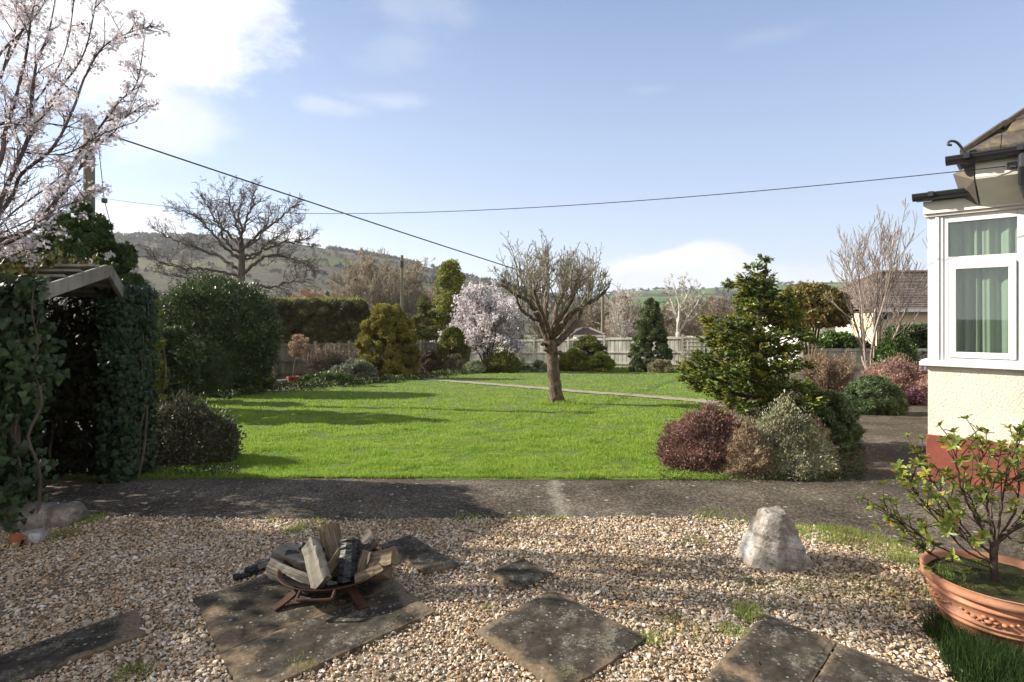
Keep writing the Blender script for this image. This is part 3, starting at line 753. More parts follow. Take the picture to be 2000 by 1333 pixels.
rock('boulder', 'pointed white boulder standing on the gravel beside the path', 'boulder', (X(1523, 3.42), 3.42, 0.12),
     [(-.929, -.05, .371, .158), (-.15, -.1, 1, .222), (.90, -.05, .436, .128), (1, 0, .05, .205), (0.1, -1, .25, .120), (-.6, -.75, .32, .14), (.55, -.8, .34, .11), (0, 1, .2, .14), (0, 0, -1, .2), (-.5, -.6, .75, .185), (.35, -.7, .75, .175), (.1, -.95, .1, .135)], WHITE_ROCK, ico(4), nz=0.015, nf=8, scale=0.92, smooth=False)
rock('rock', 'grey brown rock at the foot of the ivy, the larger one', 'rock', (X(58, 4.05), 4.05, 0.04), [(-1, 0, .2, .17), (1, 0, .3, .16), (0, -1, .4, .12), (0, 1, .3, .12), (0.1, 0, 1, .13), (.5, -.6, .5, .13), (0, 0, -1, .1)], DARK_ROCK, ICO2, nf=12, group='rocks at the foot of the ivy')
rock('rock', 'lower tan rock at the right end beside the path', 'rock', (X(122, 4.1), 4.1, 0.04), [(-1, 0, .2, .12), (1, 0, .2, .12), (0, -1, .4, .10), (0, 1, .3, .1), (0, 0, 1, .085), (0, 0, -1, .1)], DARK_ROCK, ICO2, nf=12, group='rocks at the foot of the ivy')
rock('rock', 'small rounded pale stone in front of the rocks', 'rock', (X(68, 3.78), 3.78, 0.02), [(-1, 0, .2, .075), (1, 0, .3, .07), (0, -1, .4, .06), (0, 1, .3, .06), (0, 0, 1, .045), (0, 0, -1, .05)], WHITE_ROCK, ICO2, nf=12, nz=0.006, group='rocks at the foot of the ivy')
# broken terracotta piece
mb = MB(); a = np.linspace(0.2, 1.9, 10)
for r_ in (0,):
    V = np.stack([np.stack([np.cos(a) * q * (1 + .08 * np.sin(a * 5)), np.sin(a) * q - .08, np.full(10, zz)], -1) for q, zz in ((.10, 0.0), (.12, .06 ), (.105, .062), (.085, 0.0))], 0)
    mb.grid(V)
o = mb.build('terracotta_shard', plain('old_terracotta', (0.30, 0.10, 0.05), 0.9, nscale=20, var=.3), smooth=False)
o.location = (X(25, 3.7), 3.7, 0.0); tag(o, 'broken terracotta shard lying beside the rounded stone', 'shard')
# ------------------------------------------------------------------ hills
def hill(name, label, pts, dist, foot, foot_py, mat, depth=500, nz=6):
    pts = np.array(pts, float); px = np.linspace(pts[0, 0], pts[-1, 0], 160); ry = np.interp(px, pts[:, 0], pts[:, 1])
    m = 40; V = np.zeros((m, len(px), 3)); t = np.linspace(0, 1.25, m)
    for i, q in enumerate(t):
        k = min(q, 1.0); d = foot + (dist - foot) * k + (depth * (q - 1) if q > 1 else 0)
        zr = Z(ry, dist); zf = -4.4
        prof = k * 0.55 + 0.45 * (0.5 - 0.5 * math.cos(math.pi * k))
        z = zf + (zr - zf) * prof - (60 * ((q - 1) / .25) ** 2 if q > 1 else 0)
        x = X(px, dist) * (0.35 + 0.65 * d / dist)
        V[i, :, 0] = x; V[i, :, 1] = d
        V[i, :, 2] = z + nz * (fbm(x, np.full_like(x, d), 0.012, 3, 3) - 0.45) * (k * (1 - k) * 4)
    mb = MB(); mb.grid(V)
    o = mb.build(name, mat, smooth=True); tag(o, label, kind='structure'); return V
def mat_hill(name, green, wood, sc=0.012, th=(0.46, 0.52), brown=(0.17, 0.145, 0.11)):
    m, n, l, b = M_new(name)
    a = noise(n, l, sc, 6, 0.55, stretch=(1, 1, 2.2)); f = noise(n, l, 0.10, 6, 0.75); h = noise(n, l, sc * 0.6, 3, 0.5, stretch=(1, .8, 3))
    w = mixrgb(n, l, ramp(n, l, f, [(0, 0, 0), (1, 1, 1)], [0.35, 0.65]), tuple(x * 0.55 for x in wood), wood)
    g = mixrgb(n, l, ramp(n, l, h, [(0, 0, 0), (1, 1, 1)], [0.42, 0.58]), green, brown)
    c = mixrgb(n, l, ramp(n, l, a, [(0, 0, 0), (1, 1, 1)], list(th)), g, w)
    l.new(c, b.inputs['Base Color']); b.inputs['Roughness'].default_value = 1.0; b.inputs['Specular IOR Level'].default_value = 0
    return m
HL = [(-700, 440), (-300, 455), (0, 474), (60, 466), (130, 461), (230, 463), (330, 464), (430, 464), (520, 468), (560, 473), (600, 480), (650, 489), (700, 496), (760, 506), (800, 515), (850, 526), (900, 538), (960, 552), (1040, 572), (1150, 596), (1300, 618)]
HR = [(700, 600), (900, 592), (1050, 586), (1160, 578), (1210, 572), (1250, 568), (1300, 566), (1350, 566), (1400, 562), (1430, 558), (1480, 556), (1540, 556), (1600, 552), (1700, 550), (1850, 548), (2100, 540), (2500, 530)]
hl = hill('hill', 'tall grey green hill rising behind the bare trees on the left', HL, 800, 190, 600, mat_hill("left_hill_ground", (0.10, 0.15, 0.05), (0.125, 0.118, 0.088), th=(0.33, 0.46), brown=(0.16, 0.155, 0.09)))
hr = hill('hill', 'low far hill with green fields on the right', HR, 1500, 500, 610, mat_hill("right_hill_ground", (0.075, 0.135, 0.04), (0.075, 0.07, 0.06), 0.006, (0.5, 0.55), (0.12, 0.16, 0.05)), 700, 10)
def hill_wood(name, label, V, n, size, mat, rows, dens_sc, seed, thr, ridge=0, pxr=None):
    mb = MB(); r_ = np.random.default_rng(seed); cnt = 0; C = []; Rr = []
    while cnt < n:
        i = r_.integers(rows[0], rows[1]) if r_.random() > ridge else 31
        j = r_.integers(0, V.shape[1] - 1)
        p = V[i, j] + (V[i, j + 1] - V[i, j]) * r_.random() + (V[min(i + 1, 39), j] - V[i, j]) * r_.random()
        if fbm(p[0:1], p[1:2], dens_sc, 3, seed)[0] < thr and r_.random() > 0.08: cnt += 0.2; continue
        h = size * r_.uniform(0.5, 1.1)
        C.append(p + (0, 0, h * 0.4)); Rr.append((h * 0.45, h * 0.45, h * 0.55)); cnt += 1
    for c, q in zip(C, Rr):
        k = 16; u = unit(r_.normal(0, 1, (k, 3))); u[:, 2] = np.abs(u[:, 2]) * 1.1 - 0.25
        leaves(mb, c + u * q * 0.75, u + np.array((0, 0, .6)), size * 0.42, 0.55, 0.5, r=r_)
    return tag(mb.build(name, mat), label, 'woodland', kind='stuff')
HWOOD = leafmat("distant_winter_wood", [(0.13, 0.12, 0.09), (0.17, 0.155, 0.12), (0.20, 0.18, 0.14), (0.13, 0.14, 0.09)], 1.0, 0.0, 0.01, 0.0)
hill_wood('hillside_woodland', 'grey brown winter woods on the left hill', hl, 4200, 7, HWOOD, (4, 32), 0.010, 5, 0.50, 0.16)
hill_wood('far_hedgerows', 'dark woods and hedgerows on the far right hill', hr, 700, 10, HWOOD, (10, 32), 0.006, 8, 0.53, 0.3)

# ------------------------------------------------------------------ materials for built things
WHITE = plain("white_upvc", (0.70, 0.70, 0.685), 0.35, 0.5, var=0.03)
BLACKP = plain("black_plastic", (0.022, 0.023, 0.026), 0.32, 0.5, var=0.15)
TRIM = plain("cream_paint_trim", (0.72, 0.69, 0.60), 0.6, 0.3, var=0.06, nscale=9)
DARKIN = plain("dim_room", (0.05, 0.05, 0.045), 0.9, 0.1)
def mat_stucco(name, c, bd=0.009, sc=52, lo=0.86):
    m, n, l, b = M_new(name)
    a = noise(n, l, sc, 3, 0.55); big = noise(n, l, 2.2, 6, 0.65)
    l.new(ramp(n, l, big, [tuple(x * lo for x in c), c], [0.33, 0.6]), b.inputs['Base Color'])
    b.inputs['Roughness'].default_value = 0.85; b.inputs['Specular IOR Level'].default_value = 0.2
    bump(n, l, ramp(n, l, a, [(0, 0, 0), (1, 1, 1)], [0.35, 0.65]), b, 0.40, bd); return m
STUCCO = mat_stucco("cream_stucco", (0.66, 0.61, 0.49))
PLINTH = mat_stucco("oxide_red_paint", (0.23, 0.07, 0.048), 0.004, 22, 0.62)
def mat_tiles(name, c1, c2, c3):
    m, n, l, b = M_new(name)
    g = n.new('ShaderNodeNewGeometry'); a = noise(n, l, 5, 7, 0.7); f = noise(n, l, 40, 5, 0.7)
    c = ramp(n, l, a, [c1, c2, c3], [0.35, 0.52, 0.68])
    c = mixrgb(n, l, 0.7, c, ramp(n, l, g.outputs['Random Per Island'], [(0.65,) * 3, (1.25,) * 3]), 'MULTIPLY')
    c = mixrgb(n, l, 0.7, c, ramp(n, l, f, [(0.6,) * 3, (1.2,) * 3], [.3, .7]), 'MULTIPLY')
    l.new(c, b.inputs['Base Color']); b.inputs['Roughness'].default_value = 0.9; bump(n, l, f, b, 0.6, 0.01); return m
TILES = mat_tiles("lichened_roof_tiles", (0.035, 0.028, 0.022), (0.085, 0.068, 0.05), (0.19, 0.14, 0.07))
LEAD = plain("grey_lead", (0.16, 0.165, 0.175), 0.5, 0.5, var=0.2)
m, n, l, b = M_new("window_glass")
gl_ = n.new('ShaderNodeBsdfGlossy'); gl_.inputs['Roughness'].default_value = 0.01; gl_.inputs['Color'].default_value = (0.9, 0.95, 0.95, 1)
tp = n.new('ShaderNodeBsdfTransparent'); tp.inputs[0].default_value = (0.90, 0.95, 0.92, 1)
fr = n.new('ShaderNodeLayerWeight'); fr.inputs[0].default_value = 0.5
pw = n.new('ShaderNodeMath'); pw.operation = 'POWER'; pw.inputs[1].default_value = 5; l.new(fr.outputs['Facing'], pw.inputs[0])
f2 = n.new('ShaderNodeMath'); f2.operation = 'MULTIPLY_ADD'; f2.inputs[1].default_value = 0.9; f2.inputs[2].default_value = 0.11; l.new(pw.outputs[0], f2.inputs[0])
mx = n.new('ShaderNodeMixShader'); l.new(f2.outputs[0], mx.inputs[0]); l.new(tp.outputs[0], mx.inputs[1]); l.new(gl_.outputs[0], mx.inputs[2])
l.new(mx.outputs[0], n['Material Output'].inputs[0]); GLASS = m

# ------------------------------------------------------------------ the house (local: x along the near wall, y into the house, z up)
CN = np.array((3.84, 5.20, 0.0)); HA = math.atan2(-.682, .7315)
house = thing('bungalow', 'cream rendered house corner with white window and red painted base', 'house', CN, HA)
W1, W2 = 2.6, 9.0                          # lengths of near wall and of the side wall going away
mb = MB()                                  # rendered wall with the window opening left open
x0, x1, zb, zt = 0.115, 1.16, 1.085, 2.42
mb.bx(0, W1, 0, .24, .42, zb - .03); mb.bx(x1 + .002, W1, 0, .24, zb - .03, 2.44)
mb.bx(0, .24, .24, W2, -.6, 2.62); mb.bx(W1 - .24, W1, .24, W2, -.6, 2.62); mb.bx(0.24, W1 - .24, W2 - .24, W2, -.6, 2.62)
mb.build('wall', STUCCO, house)
mb = MB(); mb.bx(-.012, W1, -.012, .24, -.1, .42); mb.bx(-.012, .0, .24, W2, -.8, .42); mb.build('plinth', PLINTH, house, bevel=.006)
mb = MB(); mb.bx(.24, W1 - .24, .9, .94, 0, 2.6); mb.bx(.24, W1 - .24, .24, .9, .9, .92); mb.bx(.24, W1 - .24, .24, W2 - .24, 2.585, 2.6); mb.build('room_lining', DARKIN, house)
# corner post with vertical steps, head board, sill
mb = MB(); mb.bx(.0, .055, -.004, .2, zb + .02, 2.42); mb.bx(.055, .085, -.018, .2, zb + .02, 2.42); mb.bx(.085, .115, -.008, .2, zb + .02, 2.42); mb.build('corner_post', WHITE, house, bevel=.004)
mb = MB(); mb.bx(-.06, 1.5, -.055, .22, zb - .03, zb + .006); mb.bx(-.05, 1.5, -.045, .2, zb + .008, zb + .022); mb.build('sill', WHITE, house, bevel=.005)
mb = MB(); mb.bx(-.03, W1, -.05, .24, 2.445, 2.56); mb.bx(-.02, W1, -.03, .24, 2.42, 2.443); mb.build('fascia', TRIM, house, bevel=.004)
win = thing('window', None, None); win.parent = house
def framed(mb, a, b_, c, d, w, y0, y1):    # frame round an opening a..b, c..d of width w, butted at the corners
    mb.bx(a, a + w, y0, y1, c, d); mb.bx(b_ - w, b_, y0, y1, c, d); mb.bx(a + w, b_ - w, y0, y1, c, c + w); mb.bx(a + w, b_ - w, y0, y1, d - w, d)
mb = MB()
mb.bx(.115, .15, .0, .07, zb + .022, 2.42); mb.bx(.615, .66, .0, .07, zb + .022, 2.42); mb.bx(1.125, 1.16, .0, .07, zb + .022, 2.42)
for a in (.15, .66): 
    mb.bx(a, a + .465, .0, .07, 1.985, 2.045); mb.bx(a, a + .465, .0, .07, 2.355, 2.42); mb.bx(a, a + .465, .0, .07, zb + .022, zb + .05)
mb.build('window_frame', WHITE, win, bevel=.004)
for i, a in enumerate((.15, .66)):
    mb = MB(); framed(mb, a + .004, a + .461, zb + .052, 1.983, .052, -.012, .06); s_ = mb.build('sash', WHITE, win, bevel=.005)
    mb = MB(); mb.bx(a + .056, a + .409, .018, .024, zb + .104, 1.931); mb.build('pane', GLASS, win)
    mb = MB(); mb.bx(a, a + .465, .030, .036, 2.045, 2.355); mb.build('pane', GLASS, win)
CURT = None
m, n, l, b = M_new("sage_curtain_cloth"); a = noise(n, l, 120, 3); l.new(ramp(n, l, a, [(0.27, 0.335, 0.25), (0.36, 0.42, 0.325)], [.3, .7]), b.inputs['Base Color']); b.inputs['Roughness'].default_value = .85
tr = n.new('ShaderNodeBsdfTranslucent'); tr.inputs[0].default_value = (.36, .42, .33, 1); mx = n.new('ShaderNodeMixShader'); mx.inputs[0].default_value = .25; l.new(b.outputs[0], mx.inputs[1]); l.new(tr.outputs[0], mx.inputs[2]); l.new(mx.outputs[0], n['Material Output'].inputs[0]); CURT = m
def loc2w(v):
    c, s = math.cos(HA), math.sin(HA); v = np.asarray(v, float)
    return np.stack([CN[0] + v[..., 0] * c - v[..., 1] * s, CN[1] + v[..., 0] * s + v[..., 1] * c, v[..., 2]], -1)
for xa, xb, lab in ((.10, .37, 'sage green curtain nearest the house corner behind the window'), (.365, .80, 'sage green curtain on the right side behind the window')):
    u = np.linspace(xa, xb, 70); zz = np.linspace(1.0, 2.50, 8); V = np.zeros((8, 70, 3))
    for i, z_ in enumerate(zz):
        amp = .020 + .006 * (1 - i / 7)
        V[i, :, 0] = u; V[i, :, 1] = .105 + amp * np.sin(u * 62 + 1.5 * np.sin(u * 21) + xa * 9) + .008 * np.sin(u * 140 + i * .2); V[i, :, 2] = z_
    mb = MB(); mb.grid(loc2w(V)); o = mb.build('curtain', CURT, smooth=True); tag(o, lab, 'curtain')
# lower gutter along the bay head, running past the corner
def gutter(name, xa, xb, y, z, r_, parent):
    mb = MB(); a = np.linspace(math.pi, 2 * math.pi, 9)
    for rr_ in (r_, r_ - .006):
        V = np.stack([np.stack([np.full(9, xx), y + rr_ * np.cos(a), z + rr_ * np.sin(a)], -1) for xx in (xa, xb)], 0); mb.grid(V)
    for xx in (xa, xb):
        V = np.array([[xx, y, z]] + [[xx, y + r_ * math.cos(q), z + r_ * math.sin(q)] for q in a]); mb.add(V, [(0, i, i + 1) for i in range(1, 9)])
    mb.bx(xa, xb, y - r_ - .004, y - r_ + .006, z - .004, z + .008); mb.bx(xa, xb, y + r_ - .006, y + r_ + .004, z - .004, z + .008)
    g_ = mb.build(name, BLACKP, parent)
    for xx in np.arange(xa + .12, xb, .33):
        mb = MB(); V = np.stack([np.stack([np.full(9, q), y + (r_ + .007) * np.cos(a), z + (r_ + .007) * np.sin(a)], -1) for q in (xx, xx + .04)], 0); mb.grid(V); mb.bx(xx, xx + .04, y - r_ - .014, y - r_ - .002, z - .03, z + .012); mb.build('gutter_clip', BLACKP, g_)
    return g_
gutter('gutter', -.10, .52, -.115, 2.615, .055, house)
mb = MB(); V = np.array([(-.08, -.16, 2.60), (W1, -.16, 2.60), (W1, .3, 2.70), (-.08, .3, 2.70), (-.08, .3, 2.62), (W1, .3, 2.62), (-.08, -.04, 2.565), (W1, -.04, 2.565)], float)
mb.add(V, [(0, 1, 2, 3), (3, 2, 5, 4), (4, 5, 7, 6), (6, 7, 1, 0), (0, 3, 4, 6), (1, 7, 5, 2)]); mb.build('bay_roof', LEAD, house)
# boxed eave of the main roof: fascia, sloping soffit and left return
ex0 = .36
mb = MB(); mb.bx(ex0, 2.4, -.335, -.315, 2.655, 2.79); V = np.array([(ex0, -.335, 2.654), (2.4, -.335, 2.654), (2.4, -.052, 2.47), (ex0 + .02, -.052, 2.47), (ex0, -.335, 2.67), (2.4, -.335, 2.67), (2.4, -.052, 2.49), (ex0 + .02, -.052, 2.49)], float)
mb.add(V, [(0, 1, 2, 3), (4, 7, 6, 5), (0, 3, 7, 4), (0, 4, 5, 1)]); mb.build('soffit', TRIM, house)
mb = MB(); V = np.array([(ex0 - .01, -.33, 2.65), (ex0 + .005, -.05, 2.47), (ex0 + .005, .3, 2.6), (ex0 - .01, .3, 2.8), (ex0 - .01, -.33, 2.79), (ex0 - .16, .3, 2.75), (ex0 - .16, -.20, 2.75), (ex0 - .12, -.06, 2.575)], float)
mb.add(V, [(0, 1, 7, 6), (0, 6, 4, 4)]); mb.add(V, [(1, 2, 5), (1, 5, 7), (4, 6, 5)]); mb.build('eave_return', plain("brown_timber", (0.12, 0.10, 0.08), .8), house)
g2 = gutter('gutter', ex0 - .19, 2.4, -.40, 2.845, .06, house)
# tiled hip roof
hc = np.array((.25, -.22, 2.90)); pt = math.tan(R(42))
mb = MB()
def course(k, along):                    # overlapped courses of tiles on the two hipped slopes
    o_ = .155 * k; h0 = o_ * pt
    a = hc + np.array((o_, o_, h0 + .028)); o2 = o_ + .19; b_ = hc + np.array((o2, o2, o2 * pt + .008))
    nn_ = 14
    for i in range(nn_):
        w_ = .27; off = (.13 if k % 2 else 0)
        s0, s1 = max(0, i * w_ - off), (i + 1) * w_ - off - .006
        jz = random.gauss(0, .004)
        if along == 0:
            A = a + (s0, 0, jz); B = a + (s1, 0, jz); Cc = b_ + (max(s1 - .19 * (i == 99), s1) - .19 if False else s1 - .19, 0, jz); D = b_ + (s0 - .19 if s0 > .19 else 0, 0, jz)
        else:
            A = a + (0, s0, jz); B = a + (0, s1, jz); Cc = b_ + (0, s1 - .19, jz); D = b_ + (0, s0 - .19 if s0 > .19 else 0, jz)
        if s1 < .2: continue
        dn = np.array((0, 0, -.02)); V = np.array([A, B, Cc, D, A + dn, B + dn, Cc + dn, D + dn]); mb.add(V, [(0, 1, 2, 3), (4, 7, 6, 5), (0, 4, 5, 1), (1, 5, 6, 2), (2, 6, 7, 3), (3, 7, 4, 0)])
for k in range(14): course(k, 0); course(k, 1)
for k in range(9):
    a = hc + np.array((1, 1, pt)) * (.02 + .24 * k) + (0, 0, .012); b_ = hc + np.array((1, 1, pt)) * (.29 + .24 * k) + (0, 0, .03); mb.tube([a, b_], [.034, .028], 6)
mb.add(np.array([hc + (.0, .0, -.012), hc + (2.3, 0, -.012), hc + (2.3, 2.2, 2.2 * pt - .012), hc + (2.2, 2.2, 2.2 * pt - .012)]), [(0, 1, 2, 3)])
mb.add(np.array([hc + (.0, .0, -.012), hc + (2.2, 2.2, 2.2 * pt - .012), hc + (2.2, 5, 2.2 * pt - .012), hc + (0, 5, -.012)]), [(0, 1, 2, 3)])
roof = mb.build('roof', TILES, house)
mb = MB(); V = np.array([hc + (-.02, -.10, -.09), hc + (2.2, -.10, -.09), hc + (2.2, .1, .03), hc + (.1, .1, .03), hc + (-.02, 4, -.09), hc + (.1, 4, .03), hc + (-.02, -.10, -.02), hc + (2.2, -.10, -.02), hc + (-.02, 4, -.02)])
mb.add(V, [(0, 1, 7, 6), (6, 7, 2, 3), (0, 6, 8, 4), (6, 3, 5, 8)]); mb.build('eave_board', BLACKP, house)
p = hc + np.array((.06, .0, -.03))
pts = smooth_path([p, p + (-.03, -.03, .05), p + (-.065, -.06, .115), p + (-.095, -.085, .14), p + (-.125, -.115, .135), p + (-.13, -.12, .11), p + (-.11, -.105, .105)], 6)
mb = MB(); mb.tube(pts, .011, 8); mb.build('hip_iron', plain("galvanised_iron", (.13, .13, .14), .45, .5, .6), house)
mb = MB(); mb.tube([(.66, -.41, 2.80), (.66, -.41, 2.70), (.66, -.33, 2.58), (.70, -.10, 2.45), (.72, -.08, 2.3), (.72, -.08, .1)], .036, 12); mb.build('downpipe', BLACKP, house)
mb = MB(); mb.bx(.585, .70, -.022, -.002, .50, .60)
for i in range(5): mb.bx(.592, .693, -.028, -.022, .510 + i * .017, .518 + i * .017)
mb.build('air_vent', WHITE, house, bevel=.003)
mb = MB(); mb.bx(.56, .64, -.36, -.337, 2.70, 2.75); mb.bar((.58, -.36, 2.72), (.62, -.40, 2.70), .012, .012); mb.build('cable_bracket', BLACKP, house)

# ------------------------------------------------------------------ poles and wires
POLE = barkmat("weathered_pole_wood", (0.13, 0.13, 0.085), (0.24, 0.22, 0.16), 14, (1, 1, .08))
def pole(label, px, py, d, r_, lean=0.0, cap=True):
    b_ = np.array((X(px, d), d, float(gz(d)))); t = P(px + lean, py, d)
    e = thing('utility_pole', label, 'utility pole', b_); q = t - b_
    mb = MB(); mb.tube([np.zeros(3), q * .5, q], [r_ * 1.25, r_ * 1.1, r_], 14); mb.build('pole', POLE, e, smooth=False); return e, t
WIRE = plain("black_cable", (0.015, 0.015, 0.017), .6, .3)
e1_, t1 = pole('thick grey wooden utility pole rising behind the dark conifer', 174, 236, 12.5, .105)
mb = MB(); pA = np.array((.14, 0, t1[2] + 1.9)); bz = float(gz(12.5))
q0 = P(188, 245, 12.5) - np.array((X(174, 12.5), 12.5, bz)); q1 = P(204, 392, 12.4) - np.array((X(174, 12.5), 12.5, bz)); q2 = P(232, 500, 12.2) - np.array((X(174, 12.5), 12.5, bz))
mb.tube([q0, q1, q2], .008, 5); st = mb.build('stay_wire', WIRE, e1_); mb = MB(); mb.box(q1, (.085, .085, .11)); mb.build('stay_insulator', BLACKP, st, bevel=.01)
mb = MB(); mb.box(q0 + (-.1, -.1, -.05), (.12, .12, .06)); mb.build('pole_bracket', BLACKP, e1_)
e2_, t2 = pole('slim tall pole standing just behind the golden conifer', 785, 499, 34, .085)
mb = MB(); mb.tube([(0, 0, t2[2] - gz(34) - .75), (0, 0, t2[2] - gz(34) - .35)], .12, 10); mb.build('pole_box', BLACKP, e2_)
e3_, t3 = pole('pale thin pole behind the fence right of the apple tree', 1177, 575, 44, .11)
mb = MB(); mb.tube(smooth_path([P(60, 236, 11.0), P(172, 254, 12.5)], 8), .016, 6)
a, b_ = P(172, 250, 12.4), P(1177, 578, 44)
t = np.linspace(0, 1, 50)[:, None]; c = a + (b_ - a) * t; 
mid = P(610, 402, 0) if False else None
for s in np.linspace(0, 3, 61):           # sag that brings the cable through the photographed bow
    cc = c.copy(); cc[:, 2] -= s * 4 * (t[:, 0] * (1 - t[:, 0]))
    k = np.argmin(np.abs(1000 + F * cc[:, 0] / cc[:, 1] - 640)); py = YH - F * (cc[k, 2] - H) / cc[k, 1]
    if py >= 409: break
mb.tube(cc, np.linspace(.019, .035, 50), 6)
tag(mb.build('telephone_cable', WIRE, smooth=True), 'thick black cable from the wooden pole down towards the apple tree', 'cable')
a = loc2w(np.array((.55, -.37, 2.72))); b_ = P(182, 384, 12.4); c = a + (b_ - a) * t; c[:, 2] -= .38 * 4 * (t[:, 0] * (1 - t[:, 0])) 
mb = MB(); mb.tube(c, np.linspace(.0038, .006, 50), 5)
tag(mb.build('house_wire', WIRE, smooth=True), 'thin wire crossing the sky to the bracket on the house eave', 'wire')

# ------------------------------------------------------------------ fences
def mat_fence(name, c1, c2, c3):
    m, n, l, b = M_new(name)
    a = noise(n, l, 2.2, 6, 0.7, stretch=(1, 1, .35)); g = n.new('ShaderNodeNewGeometry'); f = noise(n, l, 30, 5, .7, stretch=(1, 1, .06))
    c = ramp(n, l, a, [c1, c2, c3], [.34, .5, .66]); c = mixrgb(n, l, .6, c, ramp(n, l, g.outputs['Random Per Island'], [(.7,) * 3, (1.15,) * 3]), 'MULTIPLY')
    c = mixrgb(n, l, .6, c, ramp(n, l, f, [(.6,) * 3, (1.15,) * 3], [.3, .7]), 'MULTIPLY')
    l.new(c, b.inputs['Base Color']); b.inputs['Roughness'].default_value = .9; b.inputs['Specular IOR Level'].default_value = .2; bump(n, l, f, b, .4, .006); return m
F_PALE = mat_fence("silvered_fence_boards", (0.32, 0.30, 0.23), (0.54, 0.52, 0.45), (0.68, 0.66, 0.60))
F_DARK = mat_fence("dark_fence_boards", (0.10, 0.09, 0.05), (0.20, 0.18, 0.11), (0.30, 0.27, 0.18))  # darker board tones for the left fence and its posts
POST = mat_fence("fence_posts", (0.30, 0.28, 0.22), (0.46, 0.43, 0.36), (0.55, 0.52, 0.46))
def fence(label, a, b_, ha, hb, n, mat, group=None, post=.11, rails=(.18, .52, .93), front=-1, pmat=None):
    a = np.asarray(a, float); b_ = np.asarray(b_, float); e = thing('garden_fence', label, 'fence', (*a, float(gz(a[1]))), group=group)
    o3 = np.array((*a, float(gz(a[1])))); d = b_ - a; L = np.linalg.norm(d); d = d / L; nv = np.array((-d[1], d[0])) * front
    if nv[1] > 0: nv = -nv
    ax = np.array([(d[0], d[1], 0), (nv[0], nv[1], 0), (0, 0, 1)])
    for i in range(n + 1):
        t = i / n; p = a + (b_ - a) * t; z = float(gz(p[1])); h = ha + (hb - ha) * t
        mb = MB(); mb.box(np.array((*p, z + h / 2 + .01)) - o3, (post, post, h + .1), ax); mb.build('post', pmat or POST, e)
    for i in range(n):
        mb = MB(); t0, t1_ = i / n, (i + 1) / n; pl = L / n; k = int(pl / .115)
        for j in range(k):
            t = t0 + (t1_ - t0) * (j + .5) / k; p = a + (b_ - a) * t; z = float(gz(p[1])); h = (ha + (hb - ha) * (t0 + t1_) / 2) - .05
            if abs(t - t0) * L < post * .6 or abs(t1_ - t) * L < post * .6: continue
            mb.box(np.array((*(p - nv * (.008 * (j % 2))), z + h / 2 + .03)) - o3, (pl / k * 1.04, .016, h - .03 + random.gauss(0, .004)), ax)
        pa = mb.build('fence_panel', mat, e)
        mb = MB()
        for q in rails:
            p = a + (b_ - a) * (t0 + t1_) / 2; z = float(gz(p[1])); h = ha + (hb - ha) * (t0 + t1_) / 2
            zz = [float(gz((a + (b_ - a) * t)[1])) + h * q for t in (t0, t1_)]
            A = np.array((*(a + (b_ - a) * t0 + d * post * .5 + nv * .030), zz[0])) - o3; B = np.array((*(a + (b_ - a) * t1_ - d * post * .5 + nv * .030), zz[1])) - o3
            mb.bar(A, B, .035, .085)
        mb.build('rail', mat, pa)
    return e
fA, fB = np.array((-4.7, 37.6)), np.array((13.5, 29.4))
fence('pale sun bleached board fence across the far end of the lawn', fA, fB, 1.74, 1.98, 9, F_PALE)
fence('dark board fence behind the shrubs on the left', np.array((-9.6, 18.6)), np.array((-4.75, 36.0)), 1.36, 1.70, 7, F_DARK, pmat=F_DARK)
fence('short grey fence between the round bush and the house wall', np.array((10.2, 19.4)), np.array((19, 19.0)), 1.25, 1.25, 4, F_PALE)
# trellis leaning on the far fence
d_ = (fB - fA) / np.linalg.norm(fB - fA); nv = np.array((d_[1], -d_[0]))
tx = fA + (fB - fA) * ((X(1345, 31.4) - fA[0]) / (fB - fA)[0]) + nv * .10
e = thing('trellis', 'square wooden trellis leaning on the pale fence', 'trellis', (*tx, float(gz(tx[1]))))
for k, (nm, rng_) in enumerate((('upright', 5), ('crossbar', 9))):
    mb = MB()
    for i in range(rng_):
        if nm == 'upright':
            p = d_ * (-.42 + .21 * i); mb.box((p[0], p[1], .98), (.035, .025, 1.85), np.array([(d_[0], d_[1], 0), (nv[0], nv[1], 0), (0, 0, 1)]))
        else:
            mb.box((nv[0] * .026, nv[1] * .026, .12 + .21 * i), (.88, .02, .035), np.array([(d_[0], d_[1], 0), (nv[0], nv[1], 0), (0, 0, 1)]))
    mb.build('trellis_' + nm + 's' if False else nm, POST, e)

